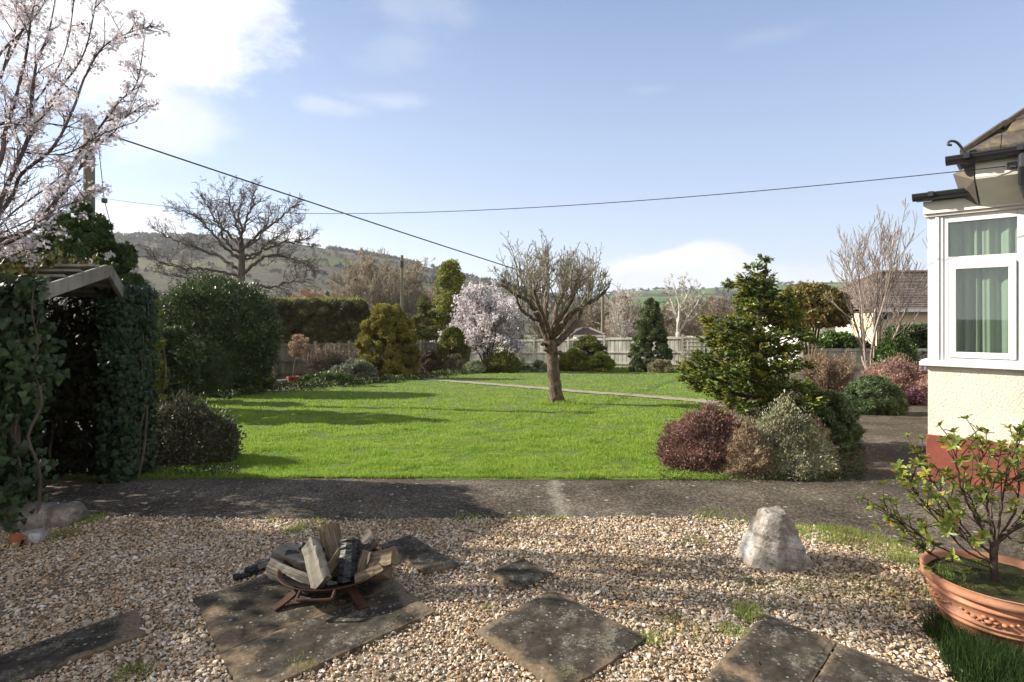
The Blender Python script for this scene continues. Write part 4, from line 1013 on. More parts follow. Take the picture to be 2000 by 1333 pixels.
# ------------------------------------------------------------------ neighbouring buildings
NTILE = mat_tiles("neighbour_roof_tiles", (0.09, 0.07, 0.06), (0.15, 0.115, 0.10), (0.20, 0.16, 0.14))
CREAM = mat_stucco("neighbour_cream_render", (0.72, 0.60, 0.42), .004)
NWHITE = mat_stucco("neighbour_white_render", (0.78, 0.76, 0.72), .004)
def hip_house(label, x0, x1, y0, y1, eave, ridge, hipl, hipr, wm, rm, z0):
    e = thing('neighbour_house', label, 'house', ((x0 + x1) / 2, (y0 + y1) / 2, z0)); cx_, cy_ = (x0 + x1) / 2, (y0 + y1) / 2
    mb = MB(); mb.bx(x0 - cx_, x1 - cx_, y0 - cy_, y1 - cy_, 0, eave - z0 - .08); mb.build('wall', wm, e)
    o_ = .35; ym = (y0 + y1) / 2
    A = np.array([(x0 - o_, y0 - o_, eave), (x1 + o_, y0 - o_, eave), (x1 + o_, y1 + o_, eave), (x0 - o_, y1 + o_, eave), (x0 + hipl, ym, ridge), (x1 - hipr, ym, ridge)], float) - (cx_, cy_, z0)
    mb = MB(); nc = 22
    for (i, j, k, l_) in ((0, 1, 5, 4), (1, 2, 5, 5), (2, 3, 4, 5), (3, 0, 4, 4)):
        for c in range(nc):
            t0, t1_ = c / nc, (c + 1.15) / nc
            a0_, b0_ = A[i] + (A[l_] - A[i]) * t0, A[j] + (A[k] - A[j]) * t0; a1_, b1_ = A[i] + (A[l_] - A[i]) * min(1, t1_), A[j] + (A[k] - A[j]) * min(1, t1_)
            up = np.array((0, 0, .05)); mb.add(np.array([a0_ + up, b0_ + up, b1_ + up * .2, a1_ + up * .2, a0_, b0_]), [(0, 1, 2, 3), (0, 4, 5, 1)])
    for i, l_ in ((0, 4), (1, 5), (3, 4), (2, 5), (4, 5)): mb.tube([A[i] + (0, 0, .05), A[l_] + (0, 0, .05)], .11, 6)
    mb.build('roof', rm, e)
    mb = MB(); mb.bx(x0 - o_ - cx_, x1 + o_ - cx_, y0 - o_ - .08 - cy_, y0 - o_ - cy_, eave - .14 - z0, eave + .02 - z0); mb.build('fascia', WHITE, e)
    return e
z0 = float(gz(33))
e = hip_house('cream walled bungalow with brown tiled hip roof behind the bare tree on the right', X(1712, 26), X(2150, 26), 26, 33, Z(604, 26), Z(534, 29.5), 2.5, 2.5, CREAM, NTILE, z0)
mb = MB(); mb.box((X(1727, 26) - e.location.x, -3.52, Z(618, 26) - z0), (.3, .05, .4)); wf = mb.build('window', WHITE, e); mb = MB(); mb.box((X(1727, 26) - e.location.x, -3.56, Z(618, 26) - z0), (.2, .03, .3)); mb.build('pane', DARKIN, wf)
hip_house('low white outbuilding seen under the red tipped round tree', X(1560, 30), X(1716, 30), 30, 36, Z(612, 30), Z(590, 33), 1.2, 1.2, NWHITE, NTILE, z0)
hip_house('little grey shed roof showing over the fence behind the apple tree', X(1128, 44), X(1172, 44), 44, 47, Z(655, 44), Z(643, 45.5), .6, .6, CREAM, NTILE, float(gz(44)))
# ------------------------------------------------------------------ plants
PROF = {
    'dome': [(0, .93), (.15, 1), (.35, .98), (.6, .82), (.8, .58), (.93, .32), (1, .05)],
    'round': [(0, .45), (.15, .78), (.35, .98), (.5, 1), (.7, .9), (.85, .66), (.95, .38), (1, .1)],
    'cone': [(0, .9), (.1, 1), (.3, .86), (.55, .56), (.8, .28), (.95, .1), (1, .02)],
    'egg': [(0, .7), (.12, .93), (.3, 1), (.5, .93), (.7, .74), (.88, .45), (1, .08)],
    'flat': [(0, .8), (.3, 1), (.6, .95), (.85, .7), (1, .2)],
    'hedge': [(0, 1), (.5, 1), (.9, 1), (1, .92)],
}
def shape_lumps(w, dp, h, prof, n, lr, r, z0=0.0, squash=0.8):
    pf = np.array(PROF[prof] if isinstance(prof, str) else prof); C = []; Q = []
    tt = np.linspace(0, 1, 60); ww = np.interp(tt, pf[:, 0], pf[:, 1]) + .12; cdf = np.cumsum(ww) / ww.sum()
    for i in range(n):
        t = np.interp(r.random(), cdf, tt); rad = np.interp(t, pf[:, 0], pf[:, 1]); a = (i * 2.39996 + r.normal(0, .5))
        q = lr * r.uniform(.65, 1.25) * min(w, h)
        k = max(0.0, rad - q * .85 / w) * (r.random() ** .25)
        z = z0 + t * h; z = min(z, z0 + h - q * squash * .9); z = max(z, z0 + q * squash * .55)
        C.append((math.cos(a) * k * w, math.sin(a) * k * dp, z)); Q.append((q, q, q * squash))
    return np.array(C), np.array(Q)
PLANT_N = [0]
def shrub(name, label, cat, px, top, hw, d, mat, leaf, prof='dome', n=40, lr=.28, cover=1.5, aspect=.5, jit=.85, droop=0, deep=.8, core=.6, base=None, lift=0.0, stems=None, up=.15, inner=.45, tri=False, squash=.85, group=None, seed=None, trunk_r=.02, clip=0, fol='foliage'):
    r = np.random.default_rng(abs(int(px * 7 + top * 13 + d * 31)) if seed is None else seed)
    z_ = float(gz(d)); w = hw / F * d; h = Z(top, d) - z_ - lift
    e = thing(name, label, cat, (X(px, d), d, z_), group=group)
    C, Q = shape_lumps(w, w * deep, h, prof, n, lr, r, lift, squash)
    mb = MB(); lump_leaves(mb, C, Q, leaf, cover, aspect, jit, droop, inner, core, r, tri=tri, up=up, zmin=0.0)
    # stray sprigs that break the outline
    k = max(30, int(n * 14)) if not clip else 60; i = r.integers(0, len(C), k); u = unit(r.normal(0, 1, (k, 3)) + np.array((0, 0, .4)))
    leaves(mb, C[i] + u * Q[i] * r.uniform(.95, 1.3, (k, 1)), u, leaf, aspect, .5, 0, r, tri=tri)
    PLANT_N[0] += sum(len(x) for x in mb.v)
    if clip:                                  # a dense shorn surface instead of clumps
        mb = MB(); pf = np.array(PROF[prof] if isinstance(prof, str) else prof)
        def surf(t, a, amp=1.0):
            R_ = np.interp(t, pf[:, 0], pf[:, 1]); x_, y_, z__ = R_ * np.cos(a) * w, R_ * np.sin(a) * w * deep, lift + t * h
            f = clip * amp * 1.1 * ((fbm(x_ * .8 + y_ * .6 + 90, z__ * 1.1 - y_ * .5 + 90, 5.5 / w, 3, abs(int(px)) + 5) - .44) * 1.5) + clip * amp * ((fbm(x_ * .85 + y_ * .55 + 40, z__ * 1.05 + y_ * .6 - x_ * .25 + 40, 2.4 / w, 4, abs(int(px))) - .47) * 2.0)
            q = np.stack([x_ * (1 + f), y_ * (1 + f), lift + (z__ - lift) * (1 + f * .8)], -1); return q
        area = 6.3 * w * h * 1.1; n_ = int(cover * 2.0 * area / (leaf * leaf * max(aspect, .2) * .5))
        tt = r.random(n_ * 2); keep_ = r.random(n_ * 2) < np.interp(tt, pf[:, 0], pf[:, 1]) + np.clip((tt - .8) * 1.5, 0, 1); tt = tt[keep_][:n_]; tt = np.where(r.random(len(tt)) < .18, 1 - .25 * r.random(len(tt)) ** 2, tt)
        aa = r.random(len(tt)) * 6.2832; p_ = surf(tt, aa); cen = np.array((0, 0, lift + h * .35)); N_ = unit((p_ - cen) / np.array((w, w * deep, h))); N_[:, 2] += up
        sc_ = 1 - np.abs(r.normal(0, .045, len(tt))) + (r.random(len(tt)) < .06) * r.uniform(0, .10, len(tt)); p_ = cen + (p_ - cen) * sc_[:, None]
        cap_ = np.interp(tt, pf[:, 0], pf[:, 1]); top_k = tt > pf[-1, 0] - .02
        ks = r.integers(0, len(p_), int(len(p_) * .05)); so = p_[ks] + N_[ks] * leaf * r.uniform(.5, 2.6, (len(ks), 1)) + (0, 0, leaf * .4)
        leaves(mb, so[so[:, 2] > 0], N_[ks][so[:, 2] > 0] + (0, 0, .6), leaf, aspect, .5, 0, r, tri=tri)
        leaves(mb, p_[p_[:, 2] > 0], N_[p_[:, 2] > 0], leaf, aspect, jit, droop, r, tri=tri)
        T_, A_ = np.meshgrid(np.linspace(0, 1, 26), np.linspace(0, 6.2832, 49), indexing='ij'); g_ = surf(T_.ravel(), A_.ravel()).reshape(26, 49, 3); mb.grid(cen + (g_ - cen) * .90)
    mb.build(fol, mat, e)
    mb = MB(); ns = stems or 4
    for i in range(ns):
        a = i * 6.283 / ns + r.random(); q = r.uniform(.15, .55) * w if ns > 1 else 0
        t_ = np.array((math.cos(a) * q, math.sin(a) * q * deep, lift + h * r.uniform(.45, .75))); b_ = t_ * (.12, .12, 0)
        mid = (b_ + t_) / 2 + r.normal(0, .04 * h, 3) * (1, 1, 0)
        mb.tube(smooth_path([b_ + (0, 0, -.03), mid, t_], 4), np.linspace(trunk_r, trunk_r * .4, 9), 6)
    mb.build('stem', BARK, e)
    return e, C, Q
BARK = barkmat("brown_bark", (0.05, 0.038, 0.028), (0.15, 0.12, 0.09), 16)
BARK_G = barkmat("grey_bark", (0.075, 0.065, 0.052), (0.22, 0.195, 0.16), 14)

L_DARK = leafmat("dark_evergreen_leaf", [(.036, .058, .022), (.066, .098, .034), (.105, .14, .048), (.17, .20, .08)], .32, .12, 2, .5)
L_CONIF = leafmat("dark_conifer_leaf", [(.03, .06, .014), (.06, .10, .022), (.10, .14, .03)], .55, .2, 2.5)
L_IVY = leafmat("ivy_leaf", [(.018, .038, .012), (.034, .062, .022), (.055, .088, .032), (.022, .044, .015), (.12, .16, .09)], .5, .2, 3, .25)
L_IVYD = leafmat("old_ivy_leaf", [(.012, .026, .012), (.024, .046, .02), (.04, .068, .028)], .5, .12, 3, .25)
L_YEL = leafmat("yellow_green_leaf", [(.13, .16, .025), (.23, .24, .035), (.33, .31, .06)], .5, .3, 2)
L_MOUND = leafmat("grey_green_mound_leaf", [(.055, .065, .035), (.09, .10, .055), (.13, .125, .07), (.10, .075, .045)], .5, .15, 4)
L_OLIVE = leafmat("olive_leaf", [(.08, .10, .02), (.15, .16, .035), (.22, .21, .05)], .55, .25, 2)
L_GOLD = leafmat("golden_conifer_leaf", [(.15, .18, .03), (.24, .235, .045), (.31, .22, .05), (.19, .215, .035)], .6, .25, 1.2)
L_GREY = leafmat("silver_grey_leaf", [(0.135, 0.162, 0.101), (0.243, 0.257, 0.176), (0.351, 0.351, 0.257), (0.108, 0.121, 0.068)], .6, .25, 3)
L_VARI = leafmat("variegated_leaf", [(0.135, 0.189, 0.068), (0.297, 0.338, 0.189), (0.540, 0.540, 0.378)], .5, .25, 3)
L_GREEN = leafmat("mid_green_leaf", [(.05, .10, .022), (.09, .155, .033), (.14, .20, .05)], .4, .22, 2, .5)
L_LIME = leafmat("lime_conifer_leaf", [(.16, .22, .03), (.26, .31, .05), (.36, .38, .08)], .55, .3, 2)
L_BLUE = leafmat("blue_green_needle", [(.06, .09, .04), (.11, .15, .06), (.19, .225, .09), (.11, .12, .045)], .6, .15, 2)
L_PURP = leafmat("purple_brown_heather", [(.15, .075, .062), (.23, .12, .09), (.30, .175, .135), (.17, .12, .06), (.29, .15, .17)], .65, .2, 3)
L_ROSE = leafmat("rose_heather", [(.36, .18, .16), (.45, .26, .21), (.48, .36, .25), (.42, .21, .25), (.34, .30, .17)], .65, .25, 1.6)
L_WHEA = leafmat("white_heather", [(.12, .14, .05), (.19, .205, .075), (.58, .55, .43), (.14, .16, .055), (.26, .255, .10), (.66, .62, .50)], .6, .25, 3)
L_JUN = leafmat("juniper_leaf", [(0.068, 0.115, 0.047), (0.121, 0.176, 0.074), (0.189, 0.243, 0.115)], .6, .2, 2)
L_PHOT = leafmat("red_tipped_leaf", [(.09, .12, .035), (.17, .19, .05), (.32, .17, .07), (.24, .24, .075)], .4, .25, 2)
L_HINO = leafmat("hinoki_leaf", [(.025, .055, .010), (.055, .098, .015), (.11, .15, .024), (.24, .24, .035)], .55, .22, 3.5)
L_SUNTIP = leafmat("hinoki_sunlit_tip", [(.34, .33, .05), (.45, .41, .07), (.24, .26, .045)], .55, .3, 3)
L_RUST = leafmat("rusty_twig_leaf", [(.24, .17, .10), (.32, .22, .145), (.28, .26, .145), (.34, .18, .13), (.20, .19, .09)], .7, .2, 2)
L_TAN = leafmat("dry_tan_leaf", [(0.378, 0.257, 0.162), (0.486, 0.338, 0.230), (0.270, 0.176, 0.108)], .7, .25, 2)
L_PINKB = leafmat("pink_blossom", [(.72, .62, .64), (.80, .75, .76), (.85, .83, .83), (.55, .43, .44)], .6, .35, .8, .2, .3)

# --- left side
shrub('clipped_shrub', 'low rounded grey green mound at the path end below the arbour', 'shrub', 356, 790, 106, 6.05, L_MOUND, .034, 'dome', 30, .2, 1.4, .45, deep=.75, up=.4, clip=.10)
shrub('holly_tree', 'big rounded glossy evergreen bush, the tallest left of the lawn', 'shrub', 424, 545, 116, 15.2, L_DARK, .062, [(0, .6), (.15, .8), (.35, .95), (.55, 1), (.7, .95), (.82, .82), (.91, .6), (.97, .35), (1, .1)], 30, .2, 1.5, .55, deep=.8, trunk_r=.06, clip=.07)
shrub('evergreen_shrub', 'dark leafy shrub between the arbour and the big rounded bush', 'shrub', 340, 640, 62, 12.6, L_DARK, .08, 'round', 70, .24, 1.7)
shrub('clipped_shrub', 'very dark smooth dome close in front of the big rounded bush', 'shrub', 408, 660, 40, 14.0, L_DARK, .045, 'egg', 30, .22, 1.4, clip=.06)
shrub('yellow_shrub', 'narrow yellow green shrub squeezed behind the arbour ivy', 'shrub', 300, 560, 26, 9.6, L_YEL, .05, 'egg', 50, .3, 1.2)
shrub('spotted_shrub', 'sparse yellow spotted shrub at the foot of the big rounded bush', 'shrub', 500, 690, 36, 15.6, L_OLIVE, .075, 'egg', 40, .25, 1.0, core=.6)
shrub('rock_flowers', 'tiny purple flowered cushion beside the arbour ivy', 'flowers', 297, 752, 11, 11.8, leafmat("purple_flower", [(0.216, 0.054, 0.297), (0.135, 0.041, 0.189), (0.068, 0.068, 0.041)], .6, .2), .03, 'dome', 12, .4, 1.2)
shrub('conifer', 'dark pyramid conifer in front of the wooden utility pole', 'tree', 160, 390, 140, 10.6, L_CONIF, .07, [(0, 1), (.45, 1.0), (.6, .92), (.72, .74), (.83, .52), (.93, .26), (1, .02)], 520, .075, 1.5, .4, jit=.5, up=.5, core=.65, squash=1.0, trunk_r=.07, fol='crown')
shrub('laurel_hedge', 'unseen laurel hedge added left of the gravel to shade it', 'hedge', -1285, 340, 254, 2.6, L_DARK, .08, 'hedge', 20, .3, .8, deep=2.3, trunk_r=.03, clip=.16)  # out of view, added so its shadow falls on the left gravel
shrub('shade_evergreen', 'dark evergreen added behind the left end of the arbour for its shade', 'shrub', -120, 560, 190, 7.4, L_DARK, .08, 'egg', 120, .18, 1.5)  # added to block light from the left over arbour and gravel
shrub('low_juniper', 'flat bright green juniper spreading beside the potted standard', 'shrub', 634, 727, 55, 18.6, L_GREEN, .07, 'flat', 50, .35, 1.4, tri=True, aspect=.3, deep=.6)
shrub('silver_shrub', 'silver leaved rounded shrub left of the golden conifer', 'shrub', 690, 703, 50, 19.8, L_GREY, .075, 'dome', 60, .25, 1.3, core=.65)
shrub('golden_conifer', 'broad golden orange conifer with two tops before the hedge end', 'shrub', 757, 596, 66, 22.5, L_GOLD, .10, [(0, .85), (.2, 1), (.4, 1), (.6, .95), (.75, .80), (.88, .58), (.96, .4), (1, .2)], 260, .11, 1.5, .36, jit=.6, up=.9, squash=1.25, core=.55, trunk_r=.06)
shrub('plum_shrub', 'dark plum coloured low shrub right of the golden conifer', 'shrub', 842, 684, 26, 26.5, leafmat("plum_leaf", [(0.061, 0.041, 0.027), (0.108, 0.061, 0.041), (0.081, 0.081, 0.034)], .6, .15), .09, 'dome', 34, .3, 1.4)
shrub('olive_conifer', 'olive conifer shrub in front of the left end of the pale fence', 'shrub', 884, 640, 40, 28.5, L_OLIVE, .10, 'dome', 90, .2, 1.4, .35, up=.7, squash=1.2)
shrub('rusty_shrub', 'low rusty brown shrub under the olive conifer', 'shrub', 893, 693, 26, 27.6, L_RUST, .09, 'dome', 24, .3, 1.0, core=.5)
shrub('silver_shrub', 'small pale variegated shrub at the lawn edge under the pink cherry', 'shrub', 926, 704, 25, 27.2, L_VARI, .09, 'dome', 30, .3, 1.3)
shrub('clipped_shrub', 'small dark green dome standing beneath the pink cherry', 'shrub', 980, 684, 36, 28.2, L_OLIVE, .08, 'dome', 30, .24, 1.4, up=.6, clip=.2)
shrub('silver_shrub', 'little white green shrub just left of the apple trunk', 'shrub', 1052, 704, 18, 29.5, L_VARI, .08, 'dome', 20, .33, 1.3)
shrub('spreading_conifer', 'wide dark green conifer shrub on the pale fence right of the apple trunk', 'shrub', 1148, 656, 50, 31.2, L_OLIVE, .11, 'dome', 90, .2, 1.2, .35, core=.6, squash=.5)
shrub('evergreen_shrub', 'yellow green rounded shrub hard behind the apple trunk', 'shrub', 1118, 682, 32, 30.2, L_YEL, .10, 'dome', 36, .28, 1.3)
shrub('dwarf_conifer', 'lime green dwarf conifer with layered cushions before the pale fence', 'shrub', 1172, 688, 30, 28.8, L_LIME, .085, 'egg', 34, .3, 1.7, .35, up=.5, squash=.6)
shrub('spruce', 'blue green cone shaped spruce standing against the pale fence', 'tree', 1271, 583, 44, 29.0, L_BLUE, .085, [(0, .75), (.1, .95), (.22, 1), (.38, .90), (.5, .74), (.62, .66), (.75, .52), (.88, .42), (.96, .26), (1, .1)], 260, .13, 1.7, .35, jit=.5, up=.4, squash=.8, trunk_r=.07, fol='crown')
shrub('pale_heather', 'pale tipped heather at the foot of the blue spruce', 'shrub', 1290, 703, 27, 28.0, leafmat("pale_heather_leaf", [(0.216, 0.203, 0.095), (0.405, 0.365, 0.203), (0.135, 0.149, 0.061)], .6, .2), .08, 'dome', 30, .3, 1.3, up=.9)
shrub('dark_shrub', 'small dark evergreen tuft left of the spruce foot', 'shrub', 1243, 692, 18, 28.6, L_BLUE, .08, 'dome', 20, .33, 1.3)

# --- right side
shrub('round_shrub', 'round glossy laurel bush behind the rose heather by the house', 'shrub', 1750, 657, 37, 17.2, L_GREEN, .075, 'round', 30, .2, 1.4, clip=.10)
shrub('laurel_hedge', 'sloping green laurel hedge behind the rusty twiggy shrub', 'hedge', 1640, 650, 66, 20.5, L_GREEN, .10, [(0, 1), (.5, .95), (.8, .8), (1, .5)], 100, .2, 1.5, deep=.5)
shrub('ivy_hedge', 'dark ivy heaped on the grey fence beside the house wall', 'hedge', 1790, 635, 62, 19.6, L_DARK, .10, [(0, .9), (.6, 1), (.85, .9), (1, .5)], 80, .2, 1.5, deep=.22, lift=.75)
shrub('rose_heather', 'rose pink and russet heather mound before the round laurel bush', 'shrub', 1752, 708, 68, 13.4, L_ROSE, .045, 'dome', 30, .2, 1.3, .4, deep=.8, up=.5, clip=.30)
shrub('magenta_heather', 'small magenta heather at the path edge close to the house', 'shrub', 1783, 760, 24, 12.2, leafmat("magenta_heather_leaf", [(.24, .11, .11), (.30, .12, .20), (.18, .11, .08)], .6, .2), .045, 'dome', 30, .3, 1.4)
shrub('juniper', 'spreading grey green juniper at the bend of the side path', 'shrub', 1706, 735, 64, 10.6, L_JUN, .055, 'dome', 190, .15, 1.5, .32, tri=True, deep=.7)
shrub('juniper', 'deep green juniper mound right behind the white heather', 'shrub', 1618, 765, 62, 7.0, L_JUN, .045, [(0, .9), (.3, 1), (.6, .9), (.85, .6), (1, .2)], 110, .2, 1.7, .32, tri=True, deep=.9)
shrub('purple_heather', 'large purple brown heather at the lawn corner, foremost left', 'shrub', 1388, 802, 98, 5.80, L_PURP, .026, [(0, 1), (.15, .99), (.35, .92), (.55, .80), (.75, .60), (.9, .36), (1, .08)], 30, .2, 1.3, .40, deep=.75, up=.5, clip=.26)
shrub('purple_heather', 'little purple heather bump at the far left of the lawn corner bed', 'shrub', 1309, 830, 26, 6.25, L_PURP, .026, 'dome', 40, .28, 1.6, .4, up=.5)
shrub('white_heather', 'white flowering heather in the middle of the corner bed', 'shrub', 1530, 806, 92, 5.58, L_WHEA, .024, [(0, 1), (.15, .98), (.35, .90), (.55, .76), (.75, .56), (.9, .33), (1, .08)], 30, .2, 1.25, .40, deep=.8, up=.6, clip=.30)
shrub('white_heather', 'pale heather sprig cluster tucked under the hinoki boughs', 'shrub', 1475, 800, 44, 6.05, L_WHEA, .024, 'dome', 70, .22, 1.4, .4, up=.7)
shrub('brown_heather', 'straggly brown heather in the front gap between purple and white heathers', 'shrub', 1462, 846, 52, 5.42, L_RUST, .022, [(0, 1), (.3, .9), (.6, .7), (.85, .4), (1, .1)], 30, .2, .8, .36, up=.9, clip=.4)
shrub('pink_heather', 'pinkish heather patch between white heather and green juniper', 'shrub', 1585, 812, 42, 6.25, L_ROSE, .026, 'dome', 60, .24, 1.4, .4, up=.5)
# red tipped standard tree with a parasol crown
e, C, Q = shrub('red_tipped_tree', 'parasol shaped tree with red tipped leaves behind the hinoki', 'tree', 1583, 556, 84, 19.0, L_PHOT, .10, [(0, .75), (.25, 1), (.55, .9), (.8, .65), (1, .25)], 220, .15, .8, .5, lift=2.0, core=0, stems=7, trunk_r=.05, deep=.9, fol='crown')
shrub('red_tipped_shrub', 'red tipped leafy shrub showing left of the hinoki top', 'shrub', 1450, 585, 36, 20.0, L_PHOT, .10, 'egg', 60, .25, 1.1, core=.4)

# hinoki cypress: open tiers of fan sprays traced from its outline
hk = [(630,150,18),(622,185,26),(615,225,34),(645,268,42),(575,268,36),(510,272,26),(475,280,20),(600,310,55),(560,350,48),(655,330,45),(560,400,52),(640,395,60),(720,380,52),(785,352,36),(375,470,26),(392,500,32),(425,535,38),(345,560,28),(480,560,52),(470,490,42),(550,480,60),(650,470,66),(740,440,55),(805,440,42),(560,560,66),(660,550,66),(760,520,60),(830,540,46),(872,570,26),(405,590,46),(480,630,58),(580,640,66),(690,620,66),(780,610,50),(355,660,46),(300,700,48),(250,722,40),(228,765,30),(280,782,40),(340,740,58),(420,700,66),(500,720,66),(600,730,74),(700,710,74),(790,690,52),(850,700,30),(330,815,40),(400,820,50),(445,872,36),(500,810,60),(600,820,75),(700,810,75),(780,800,60),(850,820,58),(900,860,44),(520,900,50),(570,930,42),(620,900,58),(720,890,60),(800,890,52),(870,900,52)]
D0 = 6.75; o3 = np.array((X(1478, D0), D0, float(gz(D0)))); r = np.random.default_rng(11)
e = thing('hinoki_cypress', 'yellow tipped hinoki cypress with ragged tiers above the heathers', 'tree', o3)
mb, mt, ms = MB(), MB(), MB(); trunk = smooth_path([np.zeros(3), (.03, .02, .55), (-.02, .03, 1.1), (.06, 0, 1.75), (.12, 0, 2.3)], 6)
for cx_, cy_, q in hk:
    px, py = 1250 + cx_ / 2.667, 450 + cy_ / 2.667; rr_ = q / 2.667 / F * D0
    halfd = .15 + .55 * min(1, max(0, (py - 520) / 250)); 
    for k in range(2 if q > 30 else 1):
        dd = r.uniform(-halfd, halfd) if q > 30 else r.uniform(-.1, .1); c = P(px, py, D0 + dd) - o3; c[0] += r.normal(0, .02)
        n_s = max(8, int(24 * (rr_ / .12) ** 1.3))
        for s_ in range(n_s):                # each spray is a flattened fan
            u = unit(r.normal(0, 1, 3) * (1, 1, .55)); p = c + u * rr_ * (1, 1, .75) * r.uniform(.5, 1.0)
            out = unit(np.array((c[0], c[1], 0)) * .9 + u * (1, 1, .5) + (0, 0, .25))
            nf = 26; side = unit(np.cross(out, (0, 0, 1) + r.normal(0, .35, 3))); L_ = r.uniform(.045, .085); w_ = r.uniform(-1, 1, nf); t_ = r.random(nf)
            pts = p + out * (t_ * L_)[:, None] + side * (w_ * L_ * .55 * (.4 + t_))[:, None] - np.array((0, 0, 1)) * (np.abs(w_) * .025)[:, None]
            leaves(mb, pts, np.repeat((out)[None], nf, 0) + side * w_[:, None] * .8, .031, .46, .35, .1, r)
            if r.random() < .6 and (u[2] * .7 - u[0]) > .2: leaves(mt, pts[:12] + out * L_ * .5, np.repeat(out[None], 12, 0) + side * w_[:12, None] * .8, .032, .4, .3, 0, r)  # brighter tips only on the sun-facing upper left, sunlight put into colour
        balls(mb, [c - (0, 0, rr_ * .2)], [np.array((rr_, rr_, rr_ * .6)) * .5], ICO1, r, .1)
        j = np.argmin(np.abs(trunk[:, 2] - (c[2] - .25 * np.hypot(c[0], c[1])))); tp_ = trunk[j]
        ms.tube(smooth_path([tp_, (tp_ + c) / 2 - (0, 0, .04), c], 3), np.linspace(.018, .006, 7), 5)
mb.build('foliage', L_HINO, e); mt.build('sunlit_tips', L_SUNTIP, e)
ms.tube(trunk, np.linspace(.075, .012, len(trunk)), 8); ms.build('trunk', BARK, e, smooth=True)
tip = smooth_path([(.14, 0, 2.2), (.17, 0, 2.38), (.20, 0, 2.40), (.235, 0, 2.37)], 4)

# hedge behind the left fence
hd = thing('tall_hedge', 'tall dark clipped hedge behind the left fence, rough along its top', 'hedge', (X(612, 29), 29, float(gz(29))))
mb = MB(); r = np.random.default_rng(3); hw_ = 96 / F * 29; hz = Z(590, 29) - float(gz(29)); C = []; Q = []
for i in range(420):
    x_ = r.uniform(-hw_, hw_); f = r.random(); q = r.uniform(.16, .3)
    if f < .55: C.append((x_, -.75 + r.normal(0, .05), r.uniform(0.1, hz - .2)))
    elif f < .8: C.append((x_, r.uniform(-.7, .8), hz - .15 + r.normal(0, .05)))
    else: C.append((hw_ * r.choice((-1, 1)), r.uniform(-.7, .8), r.uniform(.1, hz - .2)))
    Q.append((q * 1.2, q, q))
lump_leaves(mb, C, Q, .10, 1.3, .4, .6, 0, .5, .8, r, tri=True, up=.3)
n_ = 2500; p = np.stack([r.uniform(-hw_, hw_, n_), r.uniform(-.7, .8, n_), hz + r.uniform(-.05, .22, n_) * (.4 + vnoise(r.uniform(0, 9, n_), np.zeros(n_), 1, 3))], -1); mtop = MB(); leaves(mtop, p, np.tile((0, 0, 1.0), (n_, 1)), .13, .3, .35, 0, r, tri=True); mtop.build('top_growth', L_YEL, hd)
mb.bx(-hw_ + .1, hw_ - .1, -.6, .7, 0, hz - .25)
mb.build('hedge_foliage', leafmat("yew_hedge_leaf", [(0.041, 0.047, 0.016), (0.068, 0.068, 0.024), (0.121, 0.115, 0.030), (0.068, 0.047, 0.027)], .6, .12, 1.5), hd)

# standard tree in a red pot
d_ = 18.1; o3 = np.array((X(572, d_), d_, float(gz(d_))))
e = thing('flower_pot', 'small red clay pot holding the slender standard tree', 'pot', o3)
mb = MB(); mb.lathe([(.0, 0), (.12, 0), (.165, .26), (.19, .26), (.19, .32), (.165, .32), (.15, .27), (0, .27)], 20); mb.build('clay_pot', plain("red_clay", (.22, .06, .035), .8, nscale=12, var=.3), e, smooth=False)
e = thing('standard_tree', 'slender standard tree with buff leaves growing from the red pot', 'tree', o3 + (0, 0, .27))
mb = MB(); top_ = P(580, 690, d_) - o3; mb.tube([(0, 0, 0), (.03, 0, .35), (top_[0], 0, top_[2] - .27)], .017, 6)
out = []; 
for i in range(12): grow(out, Vector((top_[0], 0, top_[2] - .3)), Vector((random.gauss(0, .7), random.gauss(0, .7), .7)).normalized(), .5, .009, 0, dict(steps=[4, 3], jit=.15, up=[.03, .05], kids=[5], ang=40, ratio=.5, rmin=.004))
segs_to(mb, out); mb.build('stem', BARK_G, e)
mb = MB(); C, Q = shape_lumps(.44, .44, .72, 'round', 30, .25, r, top_[2] - .4); lump_leaves(mb, C + (top_[0] + .05, 0, 0), Q, .06, .55, .5, .8, 0, .2, 0, r); mb.build('foliage', L_TAN, e)

